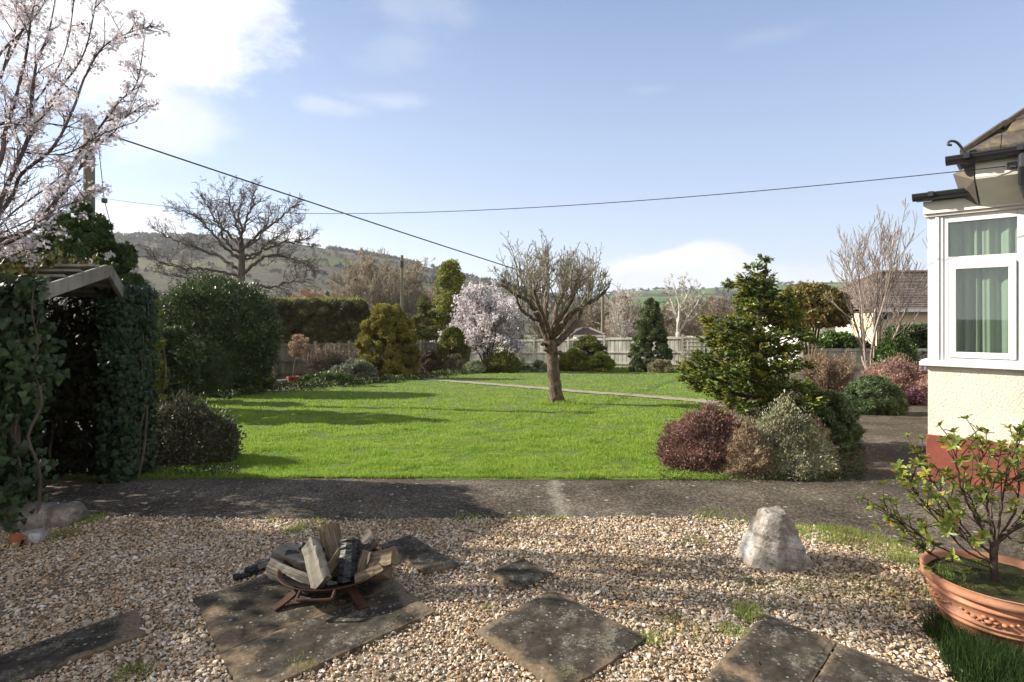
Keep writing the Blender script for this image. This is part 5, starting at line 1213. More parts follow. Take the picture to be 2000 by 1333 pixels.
def bare(name, label, cat, px, base_d, top, bark, q, L, r0, n_main=1, spread=0, lean=(0, 0), leafm=None, base_z=None, group=None, extra=None, thick=.02, seed=1, trunk_h=0, leafn=0, leafs=.05, crownname='crown'):
    random.seed(seed); z_ = float(gz(base_d)); o3 = np.array((X(px, base_d), base_d, z_))
    e = thing(name, label, cat, o3, group=group); out = []
    mb = MB()
    p0 = Vector((0, 0, 0))
    if trunk_h:
        tp_ = Vector((lean[0] * trunk_h, lean[1] * trunk_h, trunk_h)); pts = smooth_path([(0, 0, -.1), (tp_.x * .4 + .05, tp_.y * .4, trunk_h * .5), tuple(tp_)], 4)
        mb.tube(pts, np.linspace(r0 * 1.25, r0 * .95, len(pts)), 10); mb.build('trunk', bark, e, smooth=True); mb = MB(); p0 = tp_ - Vector((0, 0, r0 * .5))
    for i in range(n_main):
        a = 6.283 * i / max(1, n_main) + random.gauss(0, .3); s_ = spread * random.uniform(.5, 1.15)
        dv = Vector((math.cos(a) * s_ + lean[0], math.sin(a) * s_ + lean[1], 1)).normalized()
        grow(out, p0, dv, L * random.uniform(.8, 1.1), r0 * (.8 if n_main == 1 else .6), 0, q)
    segs_to(mb, out, 6, thick); mb.build(crownname, bark, e, smooth=True)
    if leafm is not None:
        tips = np.array([tuple(o[1]) for o in out if o[2] < thick]); k = rng.integers(0, len(tips), leafn); mb = MB()
        leaves(mb, tips[k] + rng.normal(0, leafs * .7, (leafn, 3)), rng.normal(0, 1, (leafn, 3)) + (0, 0, .4), leafs, .6, .8); mb.build('blossom' if leafm is L_PINKB else 'foliage', leafm, e)
    return e, out
TW_OAK = barkmat("oak_bark", (0.06, 0.05, 0.04), (0.17, 0.145, 0.115), 9)
TW_PALE = barkmat("pale_twig_bark", (0.24, 0.20, 0.145), (0.42, 0.36, 0.275), 4, bs=0)
TW_PINK = barkmat("pinkish_twig_bark", (0.22, 0.14, 0.11), (0.34, 0.24, 0.19), 4, bs=0)
TW_WHITE = barkmat("white_birch_bark", (0.36, 0.32, 0.27), (0.62, 0.58, 0.52), 6, bs=0)
# the big bare oak
random.seed(26); ro = np.random.default_rng(26); DO = 38.0; o3 = np.array((X(466, DO), DO, float(gz(DO))))
e = thing('oak_tree', 'large spreading bare oak rising behind the rounded evergreen', 'tree', o3); mb = MB()
tr_ = smooth_path([P(468, 668, DO) - o3, P(469, 600, DO) - o3, P(470, 547, DO) - o3, P(472, 505, DO) - o3, P(470, 470, DO) - o3], 5); mb.tube(tr_, np.linspace(.36, .17, len(tr_)), 10); mb.build('trunk', TW_OAK, e, smooth=True)
OAK = [([(470, 472), (463, 439), (451, 402), (442, 376)], .10, 0), ([(470, 472), (480, 435), (494, 402), (498, 374)], .10, .6), ([(470, 491), (498, 463), (531, 439), (559, 416), (572, 404)], .11, -1.2), ([(470, 505), (508, 491), (545, 477), (583, 472), (606, 462)], .11, 1.2), ([(472, 538), (512, 505), (550, 500), (592, 515), (614, 526)], .12, -2), ([(478, 555), (531, 562), (564, 552), (604, 547)], .10, 2.4),
       ([(470, 482), (447, 458), (423, 435), (409, 406), (394, 384)], .11, 1), ([(466, 505), (437, 482), (409, 449), (376, 420), (344, 410)], .11, -1), ([(464, 524), (423, 500), (376, 482), (329, 463), (304, 450)], .12, 1.8), ([(464, 538), (423, 529), (376, 524), (329, 519), (294, 502)], .11, -2), ([(466, 550), (425, 545), (395, 545), (340, 540), (304, 530)], .10, 2.6),
       ([(470, 480), (474, 450), (466, 420), (474, 388)], .09, -2.2), ([(470, 490), (500, 470), (520, 440), (535, 405)], .09, 2.6), ([(468, 495), (440, 470), (430, 440), (420, 395)], .09, -2.6), ([(470, 510), (500, 500), (530, 470), (575, 440)], .09, 3)]
out = []; QO = dict(steps=[7, 5, 4], jit=.20, up=[.03, .03, .03], kids=[5, 3], ang=44, ratio=.55, rr=.6, rmin=.0095, taper=.35, bare=.15)
for pts, ra, dd in OAK:
    n_ = len(pts); path = smooth_path([P(px, py, DO + dd * (i / (n_ - 1)) ** .8) - o3 for i, (px, py) in enumerate(pts)], 7); path[1:-1] += ro.normal(0, .05, path[1:-1].shape)
    mb = MB(); mb.tube(path, np.linspace(ra, .022, len(path)), 7); mb.build('limb', TW_OAK, e, smooth=True); dr = unit(np.gradient(path, axis=0))
    for i in range(int(len(path) * .25), len(path)):
        t = i / (len(path) - 1)
        for _ in range(2 if t > .4 else 1):
            if ro.random() < .25: continue
            dv = unit(dr[i] + ro.normal(0, .75, 3) + (0, 0, .2)); grow(out, Vector(path[i]), Vector(dv), ro.uniform(.8, 1.9) * (1.25 - .55 * t), .035 * (1.1 - .5 * t), 0, QO)
mb = MB(); segs_to(mb, out, 5, .03); mb.build('crown', TW_OAK, e, smooth=True)
# twig trees beyond the left hedge
TQ = dict(steps=[8, 7, 6, 5], jit=.10, up=[.05, .06, .07, .08], kids=[14, 9, 7], ang=34, ratio=.5, rr=.5, rmin=.022, taper=.25, bare=.12)
bare('bare_tree', 'tallest pale twiggy tree just left of the slim pole', 'tree', 742, 62, 500, TW_PALE, TQ, 9.8, .16, 10, .30, seed=31, thick=.05)
bare('bare_tree', 'broad pale twiggy tree left of the tallest twiggy one', 'tree', 698, 66, 520, TW_PALE, TQ, 8.8, .16, 10, .34, seed=32, thick=.05)
bare('bare_tree', 'pale twiggy tree directly behind the slim pole top', 'tree', 796, 68, 520, TW_PALE, TQ, 9.2, .15, 9, .30, seed=33, thick=.05)
bare('bare_tree', 'brownish twiggy tree right of the slim pole', 'tree', 836, 74, 540, TW_PINK, TQ, 7.2, .15, 8, .32, seed=34, thick=.05)
bare('bare_sapling', 'thin bare sapling poking above the hedge top', 'tree', 677, 31.2, 520, TW_PINK, dict(TQ, rmin=.010, kids=[9, 6, 4]), 3.6, .05, 4, .28, seed=35, thick=.03)
shrub('small_pine', 'small dark green pine peeping over the hedge top', 'tree', 641, 562, 14, 48, L_CONIF, .22, 'egg', 24, .3, 1.3)
shrub('pinkish_scrub', 'pinkish winter scrub over the middle of the hedge', 'shrub', 600, 563, 66, 55, L_TAN, .20, 'flat', 90, .2, .7, .3, core=.3, up=.8)
shrub('ivy_clad_tree', 'dark ivy clad tree right behind the slim pole', 'tree', 828, 572, 32, 44, L_OLIVE, .17, 'egg', 70, .22, 1.3, fol='crown')
shrub('golden_tree', 'yellow green upright tree left of the pink cherry', 'tree', 880, 508, 46, 46, L_YEL, .17, [(0, .9), (.3, 1), (.55, .95), (.8, .7), (1, .2)], 110, .24, .75, core=.35, up=.6, fol='crown')
# birch, plane and the valley wood
bare('birch_tree', 'pinkish birch with white stems left of the spruce top', 'tree', 1218, 52, 565, TW_WHITE, dict(TQ, kids=[16, 6, 4], up=[.06, .04, .02, 0], rmin=.016), 5.6, .10, 4, .13, seed=41, thick=.05)
shrub('birch_haze', 'soft pink brown twig cloud of small birches round the white stems', 'tree', 1216, 572, 42, 56, leafmat("pink_twig", [(0.324, 0.203, 0.162), (0.432, 0.297, 0.230), (0.270, 0.176, 0.135)], .9, .1), .20, 'egg', 60, .25, .55, .18, core=0, up=.8, tri=True, inner=.2)
bare('plane_tree', 'white barked tree with a forked pollard crown right of the spruce', 'tree', 1324, 50, 560, TW_WHITE, dict(steps=[7, 6, 5, 4], jit=.16, up=[.06, .06, .06, .05], kids=[7, 6, 4], ang=40, ratio=.55, rr=.55, rmin=.018, taper=.35, bare=.3), 4.2, .20, 4, .55, seed=44, thick=.05, trunk_h=2.3)
mb = MB(); random.seed(50); allo = []
PR = []
for i in range(4):
    out = []
    for k in range(5):
        a = 6.283 * k / 5; grow(out, Vector((0, 0, 0)), Vector((math.cos(a) * .3, math.sin(a) * .3, 1)).normalized(), 6, .14, 0, dict(TQ, kids=[10, 7, 5], rmin=.030, ang=38, ratio=.55))
    PR.append((np.array([tuple(o[0]) for o in out]), np.array([tuple(o[1]) for o in out]), np.array([o[2] for o in out]), np.array([o[3] for o in out])))
r = np.random.default_rng(51)
for px, dd, sc_ in [(1120, 70, .9), (1150, 80, 1.0), (1180, 72, .95), (1250, 85, .95), (1290, 90, 1.0), (1330, 95, 1.15), (1350, 78, .95), (1375, 92, 1.2), (1395, 82, 1.05), (1415, 96, 1.2), (1440, 80, 1.0), (1465, 95, 1.1), (1500, 90, 1.0), (1540, 95, 1.0), (930, 85, .9), (1000, 90, 1.0), (1060, 88, .95), (1280, 70, .7), (1400, 66, .7), (1450, 68, .75), (1600, 100, 1), (1660, 105, 1), (560, 90, .9), (500, 95, .9), (430, 90, 1), (360, 95, 1), (300, 90, 1), (610, 85, .8), (650, 90, .85), (870, 95, 1.0)]:
    A, B, ra, rb = PR[r.integers(0, 4)]; a = r.random() * 6.283; c, s = math.cos(a), math.sin(a); Rz = np.array(((c, s, 0), (-s, c, 0), (0, 0, 1)))
    o3 = np.array((X(px, dd), dd, float(gz(dd)))); mb.segs(A @ Rz * sc_ + o3, B @ Rz * sc_ + o3, ra * sc_, rb * sc_, 3)
    C, Q = shape_lumps(3.0 * sc_, 3.0 * sc_, 2.2 * sc_, 'dome', 9, .4, r); lump_leaves(mb, C + o3, Q, .45, .6, .2, .7, 0, .3, 0, r, tri=True, up=.8)
tag(mb.build('valley_woodland', barkmat("winter_wood", (0.21, 0.165, 0.115), (0.34, 0.285, 0.205), .25, bs=0)), 'brown leafless wood in the valley beyond the garden fence', 'woodland', kind='stuff')

# pink blossom tree
e, out = bare('blossom_tree', 'round pink blossom tree before the far fence', 'tree', 950, 30.0, 525, BARK, dict(steps=[7, 6, 5, 4], jit=.12, up=[.03, .03, .03, .03], kids=[11, 8, 5], ang=42, ratio=.58, rr=.55, rmin=.010, taper=.3, bare=.2), 3.75, .085, 9, .58, leafm=L_PINKB, thick=.025, seed=61, leafn=32000, leafs=.105)
# bare multi stem tree on the right
bare('bare_tree', 'bare many stemmed tree with upright shoots beside the house', 'tree', 1703, 17.6, 430, barkmat("rosy_grey_bark", (.20, .155, .13), (.38, .32, .275), 9), dict(steps=[10, 8, 6], jit=.075, up=[.045, .10, .12], kids=[13, 8], ang=30, ratio=.46, rr=.5, rmin=.0075, taper=.25, bare=.25), 4.9, .065, 9, .34, seed=72, thick=.02)
# rust twiggy shrub behind the hinoki
bare('twiggy_shrub', 'rust coloured twiggy shrub behind the hinoki cypress', 'shrub', 1618, 12.6, 668, barkmat("rust_twigs", (.17, .12, .085), (.34, .25, .19), 9), dict(steps=[7, 5, 4], jit=.10, up=[.05, .08, .08], kids=[11, 5], ang=26, ratio=.45, rr=.6, rmin=.0045, taper=.4, bare=.2), 1.02, .011, 60, .62, leafm=L_RUST, seed=74, thick=.008, leafn=5200, leafs=.034, crownname='twigs')
# round twiggy shrub by the left fence
bare('twiggy_shrub', 'round leafless grey brown shrub beside the potted standard', 'shrub', 641, 20.5, 650, barkmat('grey_brown_twigs', (.13, .10, .075), (.27, .22, .17), 6), dict(steps=[6, 5, 4], jit=.10, up=[.02, .03, .03], kids=[10, 5], ang=30, ratio=.5, rr=.6, rmin=.007, taper=.5, bare=.25), 1.22, .016, 70, .75, seed=73, thick=.01, crownname='twigs')

# ------------------------------------------------------------------ the apple tree on the lawn
DA = gd(790); o3 = G(1087, 790); e = thing('apple_tree', 'pruned bare apple tree standing alone on the lawn', 'tree', o3); r = np.random.default_rng(81); random.seed(81)
APPLE = barkmat("rough_apple_bark", (0.045, 0.032, 0.024), (0.20, 0.15, 0.115), 20, (1, 1, .45), .9, 1.0, .03, 8)
SHOOT = barkmat("grey_lichen_shoots", (0.16, 0.14, 0.105), (0.36, 0.33, 0.265), 18, (1, 1, .4), .9, .3)
def AP(px, py, dy=0.0): return P(px, py, DA + dy) - o3
mb = MB()
tr_ = smooth_path([AP(1088, 795), AP(1086, 770), AP(1082, 735), AP(1079, 700), AP(1076, 675), AP(1074, 655)], 5); rad = np.interp(np.linspace(0, 1, len(tr_)), [0, .06, .25, .7, .85, 1], [.205, .165, .138, .126, .146, .12])
mb.tube(tr_, rad * (1 + .05 * np.sin(np.arange(len(tr_)) * 1.9)), 18)
a = np.linspace(0, 6.283, 18, endpoint=False)
for i in range(5):                           # root flare
    q = 6.283 * i / 7 + .4; mb.tube(smooth_path([(math.cos(q) * .10, math.sin(q) * .10, .14), (math.cos(q) * .16, math.sin(q) * .16, .03), (math.cos(q) * .23, math.sin(q) * .23, -.05)], 3), [.08, .075, .065, .06, .05, .045, .04], 7)
for px, py in ((1066, 683), (1060, 672), (1094, 690)): V, Fc = ICO2; mb.add(V * (.06, .07, .05) * (1 + r.normal(0, .08, (len(V), 1))) + AP(px, py, -.1), Fc)
trunk_o = mb.build('trunk', APPLE, e, smooth=True)
LIMBS = [  # photo points with depth offsets, start radius, end radius
    ([(1073, 668, 0), (1062, 645, -.05), (1052, 620, -.1), (1040, 600, -.18), (1026, 585, -.25), (1004, 574, -.35), (978, 556, -.45)], .115, .035),
    ([(1053, 625, -.1), (1040, 622, -.2), (1018, 605, -.35), (1008, 580, -.5)], .06, .03),
    ([(1072, 660, .05), (1066, 628, .12), (1067, 592, .22), (1071, 545, .3), (1060, 515, .35)], .095, .03),
    ([(1080, 662, .1), (1085, 615, .3), (1095, 582, .5), (1104, 560, .6), (1108, 505, .7)], .09, .028),
    ([(1084, 655, -.05), (1100, 632, -.15), (1120, 610, -.25), (1142, 595, -.3), (1166, 584, -.35), (1190, 560, -.4)], .10, .032),
    ([(1086, 672, .05), (1110, 650, .2), (1128, 626, .35), (1136, 605, .45), (1150, 580, .5)], .10, .035),
    ([(1078, 660, -.1), (1090, 630, -.4), (1110, 600, -.75), (1125, 570, -.95)], .07, .028),
    ([(1075, 660, -.1), (1066, 630, -.45), (1050, 590, -.8), (1045, 560, -.95)], .07, .028),
    ([(1079, 658, .15), (1090, 620, .5), (1115, 580, .9), (1140, 555, 1.1)], .065, .026),
]
sm = MB(); out = []; spots = []
for pts, ra, rb in LIMBS:
    path = smooth_path([AP(*p) for p in pts], 5); rr_ = np.linspace(ra * .8, rb * .75, len(path)) * (1 + .10 * r.normal(0, 1, len(path)))
    m2 = MB(); m2.tube(path + r.normal(0, .008, path.shape), np.abs(rr_), 10); m2.build('limb', APPLE, e, smooth=True)
    for i in range(len(path)):
        t = i / (len(path) - 1)
        if t > .42: spots.append((path[i], t, rr_[i], path[i] - path[max(0, i - 1)]))
crown_c = AP(1078, 600, 0)
def limit_z(p):                              # dome the shoots stop at
    q = math.hypot(p[0] - crown_c[0], (p[1]) * .9) / 1.28; return crown_c[2] + (1.70 * math.sqrt(max(0.06, 1 - q * q)) if q < 1 else .35)
SQ = dict(steps=[7, 4, 3], jit=.16, up=[.10, .13, .1], kids=[8, 4], ang=40, ratio=.36, rr=.55, rmin=.0045, taper=.3, bare=.10)
for i in range(185):
    p, t, rr_, dr = spots[r.integers(0, len(spots))]
    if r.random() > .35 + .65 * t: continue
    L_ = (limit_z(p) - p[2]) * r.uniform(.55, 1.0)
    if L_ < .15: L_ = .15
    o_ = np.array((p[0] - crown_c[0], p[1], 0)); o_ = o_ / (np.linalg.norm(o_) + .2)
    dv = Vector((o_[0] * .35 + r.normal(0, .30), o_[1] * .35 + r.normal(0, .30), 1)).normalized()
    grow(out, Vector(p), dv, L_, min(rr_ * .5, .008 + .0078 * L_), 0, SQ)
for i in range(60):                          # short crooked spurs
    p, t, rr_, dr = spots[r.integers(0, len(spots))]
    dv = Vector(r.normal(0, 1, 3) + np.array((0, 0, .3))).normalized(); grow(out, Vector(p), dv, r.uniform(.15, .4), .013, 0, dict(SQ, steps=[4, 3], kids=[4], up=[.05, .1]))
segs_to(sm, out, 5, .010); sm.build('shoots', SHOOT, e, smooth=True)
# ------------------------------------------------------------------ arbour over the path, ivy on it
TIMBER = mat_fence("weathered_arbour_timber", (0.20, 0.185, 0.15), (0.34, 0.32, 0.27), (0.44, 0.42, 0.36))
ar = thing('garden_arbour', 'grey timber gabled arbour smothered in ivy over the path', 'arbour', (-4.1, 4.7, 0)); o3 = np.array((-4.1, 4.7, 0))
PK = P(207, 517, 4.72); LE = P(70, 563, 4.10); RE = P(243, 571, 5.12)
BACK = np.array((-1.25, -.05, 0))
mb = MB(); mb.bar(PK - o3 + (0, .02, -.05), LE - o3 + (0, 0, -.05), .035, .105, (0, 0, 1)); mb.build('bargeboard', TIMBER, ar, bevel=.004)
mb = MB(); mb.bar(PK - o3 + (0.004, .03, -.05), RE - o3 + (0, 0, -.05), .035, .105); mb.build('bargeboard', TIMBER, ar, bevel=.004)
for p_ in (LE, RE, LE + BACK, RE + BACK):
    mb = MB(); q = p_ - o3 - (.16, 0, 0) + (0, .16 if p_[1] > 4.7 else -.02, 0); mb.bar((q[0], q[1], 0 - .05), (q[0], q[1], q[2] - .11), .075, .075, (0, 1, 0)); mb.build('post', BARK, ar)
mb = MB()
for s in (LE, RE):
    for t in np.linspace(.06, .98, 5):
        a = PK + (s - PK) * t - o3 + (-.02, 0, -.02); mb.bar(a, a + BACK, .13, .02, (0, .3, 1))
mb.build('roof_slats', TIMBER, ar)
def ivy_leaves(mb, Pp, N, size, r):
    n = len(Pp); N = unit(N + r.normal(0, .62, (n, 3))); D = np.array((0, 0, -1.0)) + r.normal(0, .45, (n, 3)); D = unit(D - N * (D * N).sum(1)[:, None]); A = np.cross(N, D)
    s = size * np.clip(1 + r.normal(0, .32, n), .4, 1.8)[:, None]
    sh = [(0, .02, 0), (.24, .14, -.05), (.50, -.06, -.10), (.36, -.30, -.03), (.26, -.62, -.05), (0, -1, -.16), (-.26, -.62, -.05), (-.36, -.30, -.03), (-.50, -.06, -.10), (-.24, .14, -.05), (0, -.25, .05)]
    V = np.stack([Pp + s * (A * u - D * v + N * w) for u, v, w in sh], 1)
    i = np.arange(n)[:, None, None] * 11; T = np.array([(10, k, (k + 1) % 10) for k in range(10)])
    mb.add(V.reshape(-1, 3), (i + T[None]).reshape(-1, 3))
def ivy(name, label, box, n, size, mat, face, r, stems=24, density=None):
    x0, x1, y0, y1, z0, z1 = box; o3 = np.array(((x0 + x1) / 2, (y0 + y1) / 2, 0)); e = thing(name, label, 'ivy', o3); mb = MB()
    p = np.stack([r.uniform(x0, x1, n), r.uniform(y0, y1, n), z0 + (z1 - z0) * r.random(n)], -1)
    if density is not None: p = p[density(p)]
    # bulging clumps
    bl = .20 * (fbm(p[:, 0] * 1.0 + p[:, 1], p[:, 2] + .35 * p[:, 0], 2.3, 4, 2) - .45); p[:, :2] += np.array(face[:2])[None] * bl[:, None] * 1.6
    N = np.tile(np.array(face, float), (len(p), 1)) + np.stack([np.where(p[:, 0] > x1 - .12, .8, 0), np.where(p[:, 1] < y0 + .1, -.5, 0), np.where(p[:, 2] > z1 - .12, .9, 0)], -1)
    ivy_leaves(mb, p - o3, N, size, r); mb.build('leaves', mat, e)
    mb = MB()
    for i in range(stems):
        a = np.array((r.uniform(x0 + .03, x1 - .03), (y0 + y1) / 2 + r.normal(0, .03), 0)); pts = [a]
        for k in range(8): a = a + np.array((r.normal(0, .06), r.normal(0, .02), (z1 - .05) / 8)); a[0] = np.clip(a[0], x0, x1); pts.append(a)
        mb.tube(smooth_path(np.array(pts) - o3, 3), np.linspace(.012, .004, 25), 5)
    mb.build('stems', BARK, e); return e
r = np.random.default_rng(91)
ivy('ivy', 'large leaved blue grey ivy curtain on the near left side of the arbour', (-5.1, -3.34, 3.86, 4.22, .02, 1.80), 9500, .050, L_IVY, (.25, -1, .1), r, 30,
    lambda p: (p[:, 0] < -3.41 + .07 * np.sin(p[:, 2] * 7) + .07 * (p[:, 2] - .9) + .05 * r.normal(0, 1, len(p))))
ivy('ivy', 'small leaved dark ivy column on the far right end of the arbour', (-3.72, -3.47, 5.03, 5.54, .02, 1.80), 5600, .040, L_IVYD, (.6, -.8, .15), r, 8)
ivy('ivy', 'brown ivy with shade in its colour lining the inner right side of the arbour', (-5.1, -3.66, 5.24, 5.50, .02, 1.72), 5800, .05, leafmat('shaded_ivy_leaf', [(.016, .013, .008), (.030, .024, .013), (.020, .034, .012)], .7, .05, 3, .2), (.2, -1, .1), r, 40)  # near-black leaf colour stands in for the shade inside the arbour
ivy('ivy', 'dark ivy hanging across the back end of the arbour', (-5.5, -5.1, 4.0, 5.5, .02, 1.9), 4200, .06, bpy.data.materials['shaded_ivy_leaf'], (1, -.2, .1), r, 14)  # same leaves, shade put into their colour
# ivy and bramble spread over the roof
e = thing('roof_creeper', 'yellowing creeper lying over the arbour roof', 'creeper', o3 := np.array((-4.1, 4.5, 1.7)))
mb = MB(); n_ = 3600; t = r.random(n_) ** .8; x_ = r.random(n_); side = r.random(n_) < .62
p = np.where(side[:, None], PK + (LE + (-.0, -.12, 0) - PK) * t[:, None], PK + (RE + (0, .12, 0) - PK) * t[:, None]) + BACK * x_[:, None] * 1.15 + np.stack([np.full(n_, -.10), np.zeros(n_), .02 + np.abs(r.normal(0, .045, n_))], -1)
keep = ~((x_ < .10) & side & (t < .68)); p = p[keep]
leaves(mb, p - o3, np.tile((0.2, -.2, .9), (len(p), 1)), .05, .6, .9, 0, r); mb.build('leaves', leafmat("creeper_leaf", [(.04, .055, .018), (.09, .10, .025), (.16, .14, .04), (.14, .07, .03)], .5, .25, 3), e)

# ------------------------------------------------------------------ blossoming cherry reaching in from the left
CH_BARK = barkmat("cherry_bark", (0.06, 0.046, 0.042), (0.20, 0.16, 0.145), 22, (1, 1, 1), .7, .6, .006)
r = np.random.default_rng(101); random.seed(101)
TB = np.array((X(-170, 3.6), 3.6, 0.0)); e = thing('cherry_tree', 'pink flowering cherry with dark branches, nearest tree at the left edge', 'tree', TB)
FORK = P(-135, 560, 3.6)
MAIN = [
    ([(0, 315), (8, 262), (24, 216), (50, 112), (60, 42), (76, -40)], 3.55, .020),
    ([(-20, 440), (14, 362), (54, 272), (62, 200), (72, 120), (96, 60), (118, -60)], 3.65, .022),
    ([(-25, 425), (10, 372), (34, 312), (62, 262), (104, 190), (150, 130), (172, 80), (192, -20)], 3.8, .020),
    ([(0, 470), (20, 462), (60, 450), (92, 428), (116, 380), (152, 302), (188, 258), (232, 200), (268, 160), (284, 60)], 3.9, .020),
    ([(0, 482), (60, 452), (97, 405), (132, 368), (160, 322), (200, 262), (242, 232), (284, 202)], 4.0, .018),
    ([(-10, 430), (26, 380), (42, 340), (102, 290), (142, 215), (166, 150), (202, 92), (258, 62), (300, 52)], 3.75, .017),
    ([(-60, 200), (0, 106), (42, 62), (84, 10), (110, -60)], 3.6, .014),
    ([(-60, 300), (0, 242), (50, 246), (82, 230), (120, 180)], 3.5, .012),
    ([(-20, 470), (60, 430), (110, 410), (150, 392), (192, 372)], 4.05, .010),
    ([(-30, 500), (20, 500), (60, 480), (100, 450)], 3.9, .012),
    ([(-60, 250), (-10, 180), (20, 90), (40, 20), (52, -60)], 3.9, .016),
    ([(-40, 380), (30, 250), (90, 170), (130, 90), (150, -40)], 4.2, .015),
    ([(0, 300), (60, 300), (130, 300), (200, 262), (266, 238)], 3.7, .009),
    ([(20, 420), (100, 360), (170, 300), (230, 250), (282, 150)], 4.25, .010),
       ([(-300, 450), (-420, 250), (-520, 60), (-560, -200)], 4.6, .03), ([(-200, 430), (-240, 200), (-300, -50), (-320, -300)], 4.4, .03), ([(-150, 420), (-120, 220), (-60, 0), (-20, -250)], 4.3, .026), ([(-120, 430), (-40, 230), (60, 20), (110, -200)], 4.6, .022),
]
mb = MB(); FL, FN = [], []; tw = []
trk = smooth_path([TB - (0, 0, .1), TB + (.03, 0, .6), (TB + FORK) / 2 + (.05, 0, .35), FORK], 5) - TB
mt_ = MB(); mt_.tube(trk, np.linspace(.13, .085, len(trk)), 12); mt_.build('trunk', CH_BARK, e, smooth=True)
for pts, d, ra in MAIN:
    n_ = len(pts); w = np.array([P(px, py, d + .25 * math.sin(i * 1.3 + d * 7) * i / n_) for i, (px, py) in enumerate(pts)])
    st_ = FORK + (w[0] - FORK) * .5 + np.array((0, 0, -.06)); w = np.vstack([FORK + (0, 0, -.03), st_, w])
    path = smooth_path(w, 6); rr_ = np.linspace(ra * .95, .0028, len(path)) ; bl = MB(); bl.tube(path - TB, rr_, 7); bl.build('branch', CH_BARK, e, smooth=True)
    dirs = np.gradient(path, axis=0)
    for i in range(8, len(path)):
        t = i / len(path)
        for _ in range(1 if r.random() < .75 else 2):
            if r.random() < .30: continue
            dv = unit(unit(dirs[i]) + r.normal(0, .55, 3) + (0, 0, .15)); out = []
            grow(out, Vector(path[i]), Vector(dv), r.uniform(.10, .36) * (1.15 - .75 * t), .0038, 0, dict(steps=[5, 3], jit=.10, up=[.05, .05], kids=[2], ang=40, ratio=.55, rr=.7, rmin=.0016, taper=.4))
            tw += out
            for o_ in out:
                if r.random() < .06 + .14 * t: FL.append(np.array(o_[1])); FN.append(np.array(o_[1] - o_[0]))
        if t > .35 and r.random() < .22: FL.append(path[i] + r.normal(0, .012, 3)); FN.append(dirs[i])
A = np.array([tuple(o[0]) for o in tw]) - TB; B = np.array([tuple(o[1]) for o in tw]) - TB
mb.segs(A, B, np.array([o[2] for o in tw]), np.array([o[3] for o in tw]), 4); mb.build('twigs', CH_BARK, e, smooth=True)
mb = MB(); FL = np.array(FL) - TB; k = 9; C = np.repeat(FL, k, 0) + r.normal(0, .020, (len(FL) * k, 3)); N = unit(r.normal(0, 1, C.shape) + (0, -.25, .25)); n_ = len(C)
A = unit(np.cross(N, r.normal(0, 1, N.shape))); Bv = np.cross(N, A); s = r.uniform(.008, .0135, n_)[:, None]
for q in range(5):                            # five cupped petals to a flower
    a0, a1, am = 6.283 * q / 5, 6.283 * (q + .82) / 5, 6.283 * (q + .41) / 5
    e0 = A * math.cos(a0) + Bv * math.sin(a0); e1_ = A * math.cos(a1) + Bv * math.sin(a1); em = A * math.cos(am) + Bv * math.sin(am)
    V = np.stack([C, C + (e0 * .75 + N * .25) * s, C + (em * 1.15 + N * .38) * s, C + (e1_ * .75 + N * .25) * s], 1); mb.add(V.reshape(-1, 3), np.arange(n_ * 4).reshape(-1, 4))
mb.build('blossom', leafmat("cherry_petals", [(.70, .62, .65), (.78, .73, .75), (.83, .80, .81), (.58, .46, .50)], .6, .28, 5, .2, .15), e)
mb = MB(); k = r.integers(0, len(FL), 900); leaves(mb, FL[k] + r.normal(0, .015, (900, 3)), r.normal(0, 1, (900, 3)) + (0, 0, .5), .018, .5, .6, 0, r); mb.build('young_leaves', leafmat("cherry_bud_leaf", [(.10, .04, .03), (.16, .09, .04), (.12, .10, .03)], .5, .3), e)

# ------------------------------------------------------------------ fire pit and its logs
RUST = barkmat("rusted_iron", (0.022, 0.012, 0.009), (0.075, 0.031, 0.02), 16, (1, 1, 1), .85, .4, .003)
FC = np.array((X(650, 3.07), 3.07, .031)); FR = .275; FZ = .115
fp = thing('fire_pit', 'rusty iron fire bowl on legs standing on the big slab', 'fire pit', FC)
mb = MB(); prof = [(.0, .035), (.10, .04), (.17, .056), (.23, .084), (FR, FZ), (FR + .012, FZ + .004), (FR + .008, FZ - .004), (.225, .075), (.165, .047), (.10, .031), (.0, .026)]
mb.lathe(prof, 40); mb.build('bowl', RUST, fp, smooth=True)
mb = MB(); mb.lathe([(0, .055), (.10, .058), (.17, .072), (.235, .095), (.25, .105)], 40); mb.build('ash_bed', plain('black_ash', (.012, .011, .010), .95, .1, nscale=30, var=.5, bs=.8, bd=.01), fp, smooth=True)
for a in (-2.28, -.80, 1.6):                 # flat bent legs
    dx, dy = math.cos(a), math.sin(a); mb = MB()
    pts = [np.array((dx * .20, dy * .20, .062)), np.array((dx * .27, dy * .26, .026)), np.array((dx * .335, dy * .335, .006))]
    for i in range(2): mb.bar(pts[i], pts[i + 1] + (pts[i + 1] - pts[i]) * (.05 if i == 0 else 0), .05, .012, (-dy * 0 + dx * .5, dy * .5, .8))
    mb.build('leg', RUST, fp, bevel=.002)
for a in (-1.53, 1.61):
    dx, dy = math.cos(a), math.sin(a); t_ = np.array((-dy, dx, 0)); o_ = np.array((dx, dy, 0)); z_ = np.array((0, 0, FZ - .006))
    mb = MB(); mb.tube(smooth_path([o_ * FR - t_ * .085 + z_, o_ * (FR + .035) - t_ * .085 + z_ - (0, 0, .012), o_ * (FR + .052) - t_ * .07 + z_ - (0, 0, .018), o_ * (FR + .052) + t_ * .07 + z_ - (0, 0, .018), o_ * (FR + .035) + t_ * .085 + z_ - (0, 0, .012), o_ * FR + t_ * .085 + z_], 4), .0085, 8); mb.build('handle', RUST, fp, smooth=True)
